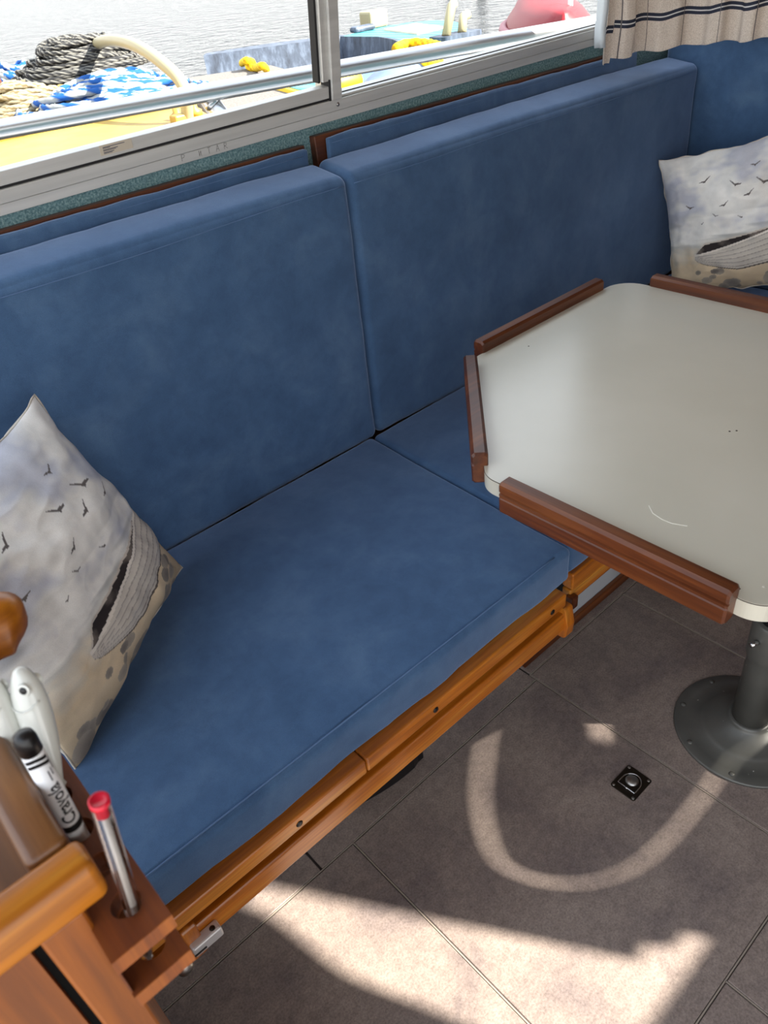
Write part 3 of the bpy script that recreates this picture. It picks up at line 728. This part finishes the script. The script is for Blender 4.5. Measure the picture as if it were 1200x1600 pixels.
# pen
Mx, L = along((.0010, .2665, .946), (.0176, .2615, 1.094))
pn = thing('ballpoint_pen', 'clear ballpoint pen with red end plug standing in the pen rack', 'pen'); pn.matrix_world = Mx
rp_ = .0046
obj('barrel', lathe([(.0012, .002), (.0025, .008), (.0042, .02), (rp_, .026), (rp_, L - .003)], 8), M['clear'], pn, False)
obj('refill', lathe([(.0006, 0), (.0010, .004), (.0016, .012), (.0018, .02), (.0018, .06)], 10), M['amber'], pn, True)
obj('refill_tube', lathe([(.0014, .06), (.0014, L - .012)], 10), M['refill'], pn, True)
obj('end_plug', lathe([(.0024, L - .012), (.0026, L - .004), (.0049, L - .0035), (.0050, L - .0005), (.0042, L), (.0030, L - .0012)], 20), M['red'], pn, True)
# marker
Mx, L = along((.0035, .335, .985), (.0062, .339, 1.083))
mk = thing('felt_marker', 'white felt-tip marker with black cap end standing in the pen rack', 'marker'); mk.matrix_world = Mx
rm = .0060
obj('barrel', lathe([(rm * .8, 0), (rm, .002), (rm, L - .014)], 32), M['marker'], mk, True)
obj('cap', lathe([(rm + .0002, .018), (rm + .0004, .0185), (rm + .0004, .0225), (rm + .0002, .023)], 32), M['ink'], mk, True)
obj('end_plug', lathe([(rm * 1.02, L - .014), (rm * 1.02, L - .005), (rm * .9, L - .0015), (rm * .6, L), (.0002, L + .0003)], 32), M['black'], mk, True)
def wrap(bm, a0, r_):
    for v_ in bm.verts:
        ang = a0 + v_.co.x / r_; v_.co = Vector((r_ * math.cos(ang), r_ * math.sin(ang), v_.co.y))
    return bm
def textmesh(s, size):
    cu_ = bpy.data.curves.new('t', 'FONT'); cu_.body = s; cu_.size = size; cu_.resolution_u = 3; cu_.offset = size * .018; to = bpy.data.objects.new('t', cu_); C.objects.link(to)
    dg = bpy.context.evaluated_depsgraph_get(); me = bpy.data.meshes.new_from_object(to.evaluated_get(dg)); bm = bmesh.new(); bm.from_mesh(me)
    bpy.data.objects.remove(to); bpy.data.curves.remove(cu_); bpy.data.meshes.remove(me)
    bmesh.ops.subdivide_edges(bm, edges=[e for e in bm.edges if e.calc_length() > .0015], cuts=2); return bm
# angle that faces the camera
inv = Mx.inverted(); cl3 = inv @ Vector((0, 0, H)); A0 = math.atan2(cl3.y, cl3.x)
bm = textmesh('Crayola', .0115)
for v_ in bm.verts: v_.co.y *= 1.0
# text runs up the barrel, letter tops to the left
mat_t = []
for v_ in bm.verts:
    tx, ty = v_.co.x, v_.co.y; v_.co = Vector((-(ty - .0035), .0255 + tx * .92, 0))
obj('lettering', wrap(bm, A0 + .15, rm + .00015), M['ink'], mk)
for k, (z_, w__) in enumerate(((.066, .006), (.069, .004), (.072, .0075))):
    bm = bmesh.new(); box(bm, -.0006 + (k - 1) * .0022, .0002 + (k - 1) * .0022, z_ - .004, z_ + w__ - .002, 0, .00001); obj('small_print', wrap(bm, A0 + .75, rm + .00015), M['print'], mk)
for k in range(2):
    bm = bmesh.new(); n_ = 12
    for i in range(n_):
        x_ = -.007 + .013 * i / n_; box(bm, x_, x_ + .013 / n_, L - .0235 + .004 * k + .0015 * math.sin(i / 3), L - .0210 + .004 * k + .0015 * math.sin(i / 3), 0, .00001)
    obj('print_band', wrap(bm, A0, rm + .00015), M['ink'], mk)
# fish
def fish(name, label, tail, head, roll):
    Mx, L = along(tail, head); f = thing(name, label, 'ornament', group='white ceramic fish on the pen rack'); f.matrix_world = Mx @ Matrix.Rotation(roll, 4, 'Z')
    bm = bmesh.new(); rings = []; n = 24
    for t_, wd, dp in ((0, .0012, .003), (.06, .0018, .0035), (.16, .0042, .005), (.3, .0068, .0072), (.45, .0085, .0090), (.6, .0095, .0100), (.72, .0095, .0102), (.82, .0086, .0094), (.9, .0070, .0074), (.95, .0055, .0055), (.985, .0036, .0034), (1, .001, .001)):
        rings.append([bm.verts.new((wd * math.cos(2 * math.pi * k / n), dp * math.sin(2 * math.pi * k / n), t_ * L)) for k in range(n)])
    for a_, b_ in zip(rings, rings[1:]):
        for k in range(n): bm.faces.new((a_[k], a_[(k + 1) % n], b_[(k + 1) % n], b_[k]))
    bm.faces.new(rings[0][::-1]); bm.faces.new(rings[-1]); bd = obj('body', bm, M['fish'], f, True)
    for sgn in (-1, 1):
        e = lathe([(.0026, 0), (.0024, .0008), (.0014, .0014), (.0001, .0016)], 16); bmesh.ops.rotate(e, cent=(0, 0, 0), matrix=Matrix.Rotation(sgn * math.pi / 2, 3, 'Y'), verts=e.verts[:])
        obj('eye', off(e, (sgn * .0072, -.0035, .86 * L)), M['black'], bd, True)
        er = lathe([(.0042, 0), (.0038, .0007), (.0028, .0008)], 16); bmesh.ops.rotate(er, cent=(0, 0, 0), matrix=Matrix.Rotation(sgn * math.pi / 2, 3, 'Y'), verts=er.verts[:])
        obj('eye_ring', off(er, (sgn * .0070, -.0035, .86 * L)), M['fish'], bd, True)
        gl = [Vector((sgn * .0099 * math.cos(a_), .0103 * math.sin(a_), (.74 - .03 * math.cos(2 * a_)) * L)) for a_ in np.linspace(-1.1, 1.1, 14)]
        obj('gill_ridge', tube(gl, .0006, 6), M['fish'], bd, True)
        pf = prism([(0, 0), (.0025, -.002), (.0055, -.016), (.003, -.018), (-.001, -.008)], -.0005, .0005); bmesh.ops.rotate(pf, cent=(0, 0, 0), matrix=Matrix.Rotation(math.pi / 2, 3, 'X'), verts=pf.verts[:])
        obj('pectoral_fin', off(pf, (sgn * .0085, .002, .70 * L)), M['fish'], f)
    tf = prism([(-.009, -.002), (-.0035, .008), (.0035, .008), (.009, -.002), (0, .002)], -.0008, .0008); bmesh.ops.rotate(tf, cent=(0, 0, 0), matrix=Matrix.Rotation(math.pi / 2, 3, 'X'), verts=tf.verts[:])
    obj('tail_fin', tf, M['fish'], f)
    df = prism([(0, 0), (.0045, -.012), (.004, -.020), (0, -.024)], -.0005, .0005); bmesh.ops.transform(df, matrix=Matrix(((0, 0, 1, 0), (1, 0, 0, .0095), (0, 1, 0, .64 * L), (0, 0, 0, 1))), verts=df.verts[:])
    obj('dorsal_fin', df, M['fish'], f)
fish('ceramic_fish', 'white ceramic fish standing nose-up beside the felt marker', (.0085, .364, 1.0005), (.0235, .392, 1.080), .75)
fish('ceramic_fish', 'white ceramic fish standing nose-up between the cabinet rail and the other fish', (-.0055, .372, 1.0005), (.006, .402, 1.082), .55)

# ------------------------------------------------------------------ outside: water, rail, boats
m = M['water'] = mat('rippled water', (.03, .034, .036, 1), .2, spec=.27)
v = coords(m, (1, 1, 1)); n1 = tex_noise(m, v, 2.2, 4, .6, .3); bump(m, n1, 1.0, .55)
bm = bmesh.new(); vs = [bm.verts.new(p) for p in ((-60, 1.9, -.25), (160, 1.9, -.25), (160, 200, -.25), (-60, 200, -.25))]; bm.faces.new(vs)
wt = obj('harbour_water', bm, M['water']); tag(wt, 'bright rippled harbour water beyond the window', 'water', kind='stuff')
hull_own = obj('side_deck', bx(-2.4, 2.8, 1.46, 1.86, .55, .62), M['white']); struct(hull_own, 'white side deck outside the window', 'deck')
m_top = mat('topside paint', lin(225, 225, 220), .4)
rl = thing('deck_rail', 'thick stainless deck rail running along outside the window', 'rail')
rp0, rp1 = atz((-120, 224), 1.11), atz((960, 31), 1.11)
dr = (rp1 - rp0)
obj('rail_tube', tube([rp0 - dr * .5, rp0, rp0 + dr * .25, rp0 + dr * .5, rp0 + dr * .75, rp1, rp1 + dr * .3], .0235, 20), M['rail'], rl, True)
s0 = atz((322, 150), 1.10); s1 = atz((362, 196), 1.02)
obj('strut', tube([s0, s0 + (s1 - s0) * 1.0, s0 + (s1 - s0) * 3.0], .022, 14), M['rail'], rl, True)
obj('strut_collar', tube([s0 + (s1 - s0) * .16, s0 + (s1 - s0) * .3], .0245, 14), M['rail'], rl, True)

m = M['yellow'] = mat('yellow boat paint', lin(232, 196, 92), .5)
v = coords(m); n = tex_noise(m, v, 7, 5, .7); n3 = tex_noise(m, v, 30, 3)
setc(m, mixc(m, 'MIX', ramp(m, n3, [(.68, (0, 0, 0, 1)), (.74, (1, 1, 1, 1))]), ramp(m, n, [(.3, lin(160, 126, 44)), (.7, lin(176, 146, 66))]), lin(150, 108, 36)))
bg_ = thing('yellow_barge', 'yellow painted barge deck heaped with ropes alongside', 'boat')
hp = [(-2.5, 3.05), (1.55, 3.05), (1.98, 3.45), (2.75, 5.6), (2.2, 6.2), (-2.5, 6.2)]
obj('hull', prism(hp, -.3, .84, .01), M['yellow'], bg_)
obj('rub_strip', prism([(-2.5, 2.99), (1.58, 2.99), (2.04, 3.42), (2.00, 3.46), (1.56, 3.05), (-2.5, 3.05)], .72, .80), M['black'], bg_)
obj('deck_coaming', bx(-2.5, 1.9, 3.98, 4.02, .84, .872, .005), M['yellow'], bg_)
m = M['cream'] = mat('cream painted tube', lin(160, 150, 116), .45)
hpts = catmull([atx(p, x) for p, x in (((294, 195), 1.84), ((286, 135), 1.84), ((252, 97), 1.84), ((206, 69), 1.88), ((165, 64), 2.0), ((142, 76), 2.15), ((128, 98), 2.22))], 10)
hpts[0].z = .84
obj('hoop_rail', tube(hpts, .027, 14), M['cream'], bg_, True)
for p in ((278, 183), (304, 176)):
    q = atz(p, .85); e = lathe([(.035, 0), (.035, .02), (.018, .03), (.018, .045), (.0001, .048)], 14); obj('deck_bolt', off(e, (q.x, q.y, .84)), M['yellow'], bg_, True)
obj('hoop_bracket', off(bx(-.05, .03, -.03, .03, 0, .035, .008), (hpts[0].x - .02, hpts[0].y, .84)), M['yellow'], bg_)
bl_ = lathe([(.09, 0), (.085, .06), (.075, .24), (.10, .29), (.10, .33), (.0001, .36)], 20); q = atz((-8, 168), .86)
bo_ = obj('bollard', off(bl_, (q.x, q.y, .84)), mat('rusty iron', lin(96, 52, 40), .8), None, True); tag(bo_, 'rusty brown mooring bollard beside the cream rope', 'bollard')

def heap(name, label, cx, cy, z, rx_, ry_, hgt, loops, rad, colf, seed, lobes=3, pitch=.06):
    rg = random.Random(seed); pts = []; a = rg.random() * 6; tot = loops * 18
    for i in range(tot):
        t_ = i / tot; a += 2 * math.pi / 18 * (1 + .15 * math.sin(i * .13 + seed))
        ph = i / 18
        lvl = .5 + .5 * math.sin(ph * 2.4 + seed); rr_ = (.35 + .62 * (.5 + .5 * math.sin(ph * 1.7 + 2 * seed)))
        dome = max(0, 1 - rr_ ** 2) * hgt * (.55 + .45 * lvl)
        ox = .16 * math.sin(ph * 1.3 + seed); oy = .16 * math.cos(ph * 1.9 + seed)
        pts.append(Vector((cx + rx_ * (rr_ * math.cos(a) + ox) , cy + ry_ * (rr_ * math.sin(a) + oy), z + rad + dome + rad * 1.6 * (.5 + .5 * math.sin(i * .7 + seed)))))
    sp = catmull(pts, 5)
    bm = tube(sp, rad, 9, lobes=lobes, twist=2 * math.pi / pitch * 1.0, col=colf)
    o = obj(name, bm, M['rope'], None, True); return tag(o, label, 'rope', 'ropes heaped on the yellow barge')
def c_black_glint(ph):
    return (*srgb(34, 34, 36), 1) if math.cos(ph) < .55 else (*srgb(120, 118, 112), 1)  # grey on the strand crests paints sun highlights on black rope
def c_blue(ph):
    return (*srgb(22, 78, 146), 1) if math.sin(ph / 3) > 0.1 else (*srgb(150, 154, 154), 1)
def c_cream(ph):
    return (*srgb(150, 140, 116), 1) if math.cos(ph) > -.5 else (*srgb(96, 80, 52), 1)
def hc(p, z): q = atz(p, z); return q.x, q.y
x_, y_ = hc((175, 138), .92); heap('rope_heap', 'blue and white twisted rope coiled under the black rope', x_, y_, .842, .44, .34, .11, 30, .016, c_blue, 1.0, 3, .055)
x_, y_ = hc((128, 103), 1.00); heap('rope_heap', 'black twisted rope heaped on top of the blue and white rope', x_, y_, .945, .34, .24, .19, 52, .0115, c_black_glint, 2.2, 3, .045)
x_, y_ = hc((40, 158), .90); heap('rope_heap', 'cream twisted rope heap beside the rusty bollard', x_, y_, .842, .24, .22, .12, 26, .015, c_cream, 3.7, 3, .07)
x_, y_ = hc((28, 95), 1.0); heap('rope_heap', 'small blue and white rope coil behind the cream rope', x_, y_, .86, .22, .2, .10, 8, .019, c_blue, 5.1, 3, .055)

# grey pontoon deck
m = M['grit'] = mat('gritty grey deck', lin(176, 170, 162), .9)
v = coords(m); n = tex_noise(m, v, 60, 4, .7); setc(m, ramp(m, n, [(.35, lin(78, 74, 70)), (.65, lin(128, 122, 116))]))
gp = [atz(p, .6) for p in ((288, 122), (425, 101), (522, 128), (516, 150), (430, 195), (340, 205))]
pd = thing('grey_pontoon', 'gritty grey pontoon deck between the yellow barge and the blue boats', 'pontoon')
obj('deck', prism([(q.x, q.y) for q in gp], -.3, .6, .02), M['grit'], pd)
M['teal'] = mat('teal deck paint', lin(44, 128, 138), .5); m = M['teal']; v = coords(m, (1, 1, 1)); N_, L_, b_ = nodes(m); wv_ = N_.new('ShaderNodeTexWave'); wv_.inputs['Scale'].default_value = 1.6; wv_.inputs['Distortion'].default_value = .2; L_.new(v, wv_.inputs['Vector'])
setc(m, ramp(m, wv_.outputs['Fac'], [(.35, lin(34, 118, 130)), (.6, lin(74, 150, 158))]))
M['yel2'] = mat('bright yellow', lin(246, 204, 20), .5)
tp = [atz(p, .62) for p in ((425, 134), (505, 112), (512, 140), (470, 146))]
bd_ = thing('paddle_board', 'teal paddle board with yellow border lying on the grey deck', 'board')
ctr = sum(tp, Vector()) / 4
obj('border', prism(round_poly([(q.x, q.y) for q in tp], .05, 5), .60, .625), M['yel2'], bd_)
obj('panel', prism(round_poly([((q.x - ctr.x) * .8 + ctr.x, (q.y - ctr.y) * .72 + ctr.y) for q in tp], .04, 5), .625, .63), M['teal'], bd_)
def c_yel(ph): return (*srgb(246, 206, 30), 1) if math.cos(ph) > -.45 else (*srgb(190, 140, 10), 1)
def rope(name, label, pts, rad, pitch, group='yellow mooring ropes'):
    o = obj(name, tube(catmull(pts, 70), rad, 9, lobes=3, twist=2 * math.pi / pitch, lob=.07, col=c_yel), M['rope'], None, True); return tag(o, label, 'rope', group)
rope('mooring_rope', 'short yellow rope knotted on the grey pontoon edge', [atz(p, z) for p, z in (((378, 99), .62), ((385, 95), .68), ((395, 98), .64), ((388, 104), .63), ((400, 106), .63), ((410, 103), .68), ((416, 108), .63))], .03, .12)

# open boat with dark side and teal foredeck
m = M['hulldark'] = mat('dark blue hull', lin(62, 70, 84), .6)
v = coords(m, (8, 8, 2)); n = tex_noise(m, v, 1.2, 4, .7); setc(m, ramp(m, n, [(.3, lin(38, 44, 56)), (.5, lin(66, 76, 92)), (.72, lin(104, 116, 134))]))
ob = thing('moored_boat', 'dark blue boat with a teal striped foredeck moored beyond the rail', 'boat')
ZB = .45
rim = [(532, 58), (560, 50), (600, 41), (640, 35), (680, 31.5), (708, 33), (724, 38), (733, 48), (738, 60), (720, 72), (690, 78), (660, 76), (640, 68), (618, 60), (596, 57), (565, 57)]
rim3 = [atz(p, ZB) for p in rim]
rl_ = [(q.x, q.y) for q in rim3]
obj('foredeck', prism(rl_, ZB - .03, ZB), M['teal'], ob)
for k in range(16):
    a_, b_ = atz((545 + k * 12, 62), ZB), atz((552 + k * 12, 30), ZB)
hpnl = [atz(p, ZB) for p in ((600, 48), (650, 39), (695, 44), (652, 54.5))]
obj('deck_panel', prism([(q.x, q.y) for q in hpnl], ZB, ZB + .02), mat('cream hatch', lin(214, 202, 178), .6), ob)
near_edge = [(300, 112), (318, 88), (400, 77), (505, 63), (532, 58), (565, 57), (596, 57), (618, 60), (640, 68), (660, 76), (690, 78), (720, 72), (738, 60)]
ne = [atz(p, ZB) if p[0] > 525 else atz(p, ZB) for p in near_edge[1:]]
bm = bmesh.new(); A_ = []; B_ = []
for q in ne:
    A_.append(bm.verts.new((q.x, q.y, ZB - .002))); B_.append(bm.verts.new((q.x - .12, q.y - .22, -.3)))
for k in range(len(A_) - 1): bm.faces.new((A_[k], B_[k], B_[k + 1], A_[k + 1]))
so_ = obj('hull_side', bm, M['hulldark'], ob); md = so_.modifiers.new('t', 'SOLIDIFY'); md.thickness = .05; md.offset = 1
far = [atz(p, ZB) for p in ((318, 88), (330, 78), (532, 56))]
pk_ = [atz(p, ZB - .1) for p in ((318, 88), (505, 63), (532, 58), (532, 56.5), (505, 60), (325, 84))]
obj('cockpit_cover', prism([(q.x, q.y) for q in [atz(p, ZB - .01) for p in ((318, 87), (532, 57.5), (545, 54), (520, 55.5), (420, 68), (322, 83))]], ZB - .06, ZB - .01), M['hulldark'], ob)
q = atz((712, 60), ZB); cl2 = thing('bow_cleat', 'cream painted cleat on the teal foredeck bow', 'cleat', (q.x, q.y, ZB))
obj('cleat_base', prism(round_poly([(-.3, -.14), (.3, -.14), (.3, .14), (-.3, .14)], .05, 4), 0, .05), M['hulldark'], cl2)
obj('cleat_arm', tube([(-.2, -.05, .05), (-.05, 0, .30), (.0, 0, .33)], .05, 10), M['cream'], cl2, True); obj('cleat_arm', tube([(.05, -.05, .05), (.16, .03, .18), (.24, .03, .2)], .05, 10), M['cream'], cl2, True)
q = atz((585, 43), ZB); tag(obj('wooden_block', off(bx(-.16, .16, -.12, .12, 0, .2, .03), q), M['cream']), 'small tan wooden block on the far edge of the teal foredeck', 'block')
q = atz((567, 49), ZB); tag(obj('deck_cleat', off(bx(-.18, .18, -.07, .07, 0, .07, .03), q), M['hulldark']), 'small dark cleat beside the tan wooden block', 'cleat')

# pale blue covered boat with yellow rope
m = M['tarp'] = mat('pale blue tarpaulin', lin(176, 198, 226), .55)
v = coords(m); n = tex_noise(m, v, 3, 4); setc(m, ramp(m, n, [(.3, lin(92, 112, 142)), (.7, lin(128, 140, 156))]))
tp0 = atz((565, 150), .7); tp1 = atz((745, 98), .7)
ax = (tp1 - tp0); bm = bmesh.new(); nseg = 30; rows_ = 12; gridv = []
nrm_ = Vector((-ax.y, ax.x, 0)).normalized()
for i in range(nseg + 1):
    t_ = i / nseg; tp_ = math.sin(math.pi * min(1, max(0, t_ * .96 + .02))) ** .55; wdt = .46 * tp_
    row = []
    for k in range(rows_ + 1):
        s_ = -1 + 2 * k / rows_
        row.append(bm.verts.new(tp0 + ax * t_ + nrm_ * (s_ * wdt) + Vector((0, 0, .12 * tp_ * (1 - s_ * s_) - .12 * (1 - tp_) - .28 * abs(s_) ** 3 + .025 * fbm((t_ * 9, s_ * 2, 1), 3)))))
    gridv.append(row)
for a_, b_ in zip(gridv, gridv[1:]):
    for k in range(rows_): bm.faces.new((a_[k], a_[k + 1], b_[k + 1], b_[k]))
tb_ = thing('covered_dinghy', 'dinghy under a pale blue tarpaulin close outside the window', 'boat')
to_ = obj('tarpaulin', bm, M['tarp'], tb_, True); md = to_.modifiers.new('t', 'SOLIDIFY'); md.thickness = .02
hl = [tp0 + ax * .02, tp1]
obj('hull', prism([((tp0 + ax * t_ + nrm_ * s_).x, (tp0 + ax * t_ + nrm_ * s_).y) for t_, s_ in ((.04, -.2), (.5, -.34), (.9, -.26), (.9, .26), (.5, .34), (.04, .2))], -.3, .5), M['hulldark'], tb_)
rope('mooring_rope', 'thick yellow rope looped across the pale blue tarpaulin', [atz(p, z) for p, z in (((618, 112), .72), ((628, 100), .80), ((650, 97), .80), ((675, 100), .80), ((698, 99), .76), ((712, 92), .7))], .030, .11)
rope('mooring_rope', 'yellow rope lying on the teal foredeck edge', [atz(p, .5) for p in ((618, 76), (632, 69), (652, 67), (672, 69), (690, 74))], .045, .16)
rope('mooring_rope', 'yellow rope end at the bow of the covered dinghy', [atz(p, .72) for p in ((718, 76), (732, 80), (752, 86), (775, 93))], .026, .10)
M['blue2'] = mat('deep blue plastic', lin(70, 104, 156), .5)
q = atz((562, 122), .66); fd = thing('dinghy_fender', 'bright yellow fender lying against the window mullion line outside', 'fender', (q.x, q.y, .66))
e = lathe([(.0001, -.14), (.05, -.13), (.065, -.09), (.065, .09), (.05, .13), (.0001, .14)], 18); bmesh.ops.rotate(e, cent=(0, 0, 0), matrix=Matrix.Rotation(math.pi / 2, 3, 'Y'), verts=e.verts[:]); 
q2 = atz((535, 130), .70); fd.location = (q2.x, q2.y, .70); obj('fender_body', e, M['yel2'], fd, True); obj('fender_eye', off(lathe([(.03, 0), (.03, .05), (.012, .06)], 12), (.0, 0, .058)), M['yel2'], fd, True)
bp = [atz(p, .55) for p in ((528, 118), (600, 104), (640, 104), (600, 128), (545, 150), (528, 150))]
bt = thing('blue_float', 'deep blue float between the yellow fender and the pale tarpaulin', 'float')
obj('float_body', prism([(p.x, p.y) for p in bp], -.3, .55, .03, 3), M['blue2'], bt)

# red kayak-like boat
q0 = atz((880, 48), .35)
rk_ = thing('red_boat', 'red plastic boat with a pink rim beyond the rail', 'boat', (q0.x, q0.y, -.25))
m = M['redp'] = mat('red plastic', lin(128, 8, 22), .5); M['pink'] = mat('faded pink rim', lin(150, 78, 90), .5)
bm = bmesh.new(); rings = []; fwd = Vector((.72, .69, 0)); sid = Vector((.69, -.72, 0))
for t_, wd, zt in ((0, .05, .78), (.08, .28, .80), (.25, .48, .82), (.5, .58, .84), (.75, .55, .88), (1, .4, .95)):
    c_ = fwd * (t_ * 3.0)
    rings.append([bm.verts.new(c_ + sid * (wd * math.cos(a_)) + Vector((0, 0, zt * (.5 + .5 * abs(math.sin(a_)) * (1 if math.sin(a_) > 0 else -1))))) for a_ in np.linspace(0, 2 * math.pi, 17)[:-1]])
for a_, b_ in zip(rings, rings[1:]):
    for k in range(16): bm.faces.new((a_[k], a_[(k + 1) % 16], b_[(k + 1) % 16], b_[k]))
bm.faces.new(rings[0][::-1]); bm.faces.new(rings[-1]); obj('hull', bm, M['redp'], rk_, True)
rimp = [fwd * (t_ * 3.0) + sid * (-wd * 1.02) + Vector((0, 0, .5)) for t_, wd in ((0, .05), (.08, .28), (.25, .48), (.5, .58), (.75, .55), (1, .4))]
obj('gunwale', tube(catmull(rimp, 6), .06, 8), M['pink'], rk_, True)
bm = bx(.2, .26, -.02, .02, 0, .4, .01); obj('white_stripe', off(bm, fwd * .55 + Vector((0, 0, .62))), M['white'], rk_)
for k, p in enumerate(((703, -30), (752, -22))):
    q = atz(p, -.25); o = obj('mooring_post', off(lathe([(.16, -.5), (.16, 2.6), (.10, 2.75), (.0001, 2.78)], 16), q + Vector((0, 0, 0))), mat('wet timber', lin(70, 58, 46), .8), None, True); tag(o, ('dark timber mooring post in the water beyond the teal foredeck', 'dark timber mooring post in the water towards the red boat')[k], 'post', 'mooring posts in the water')
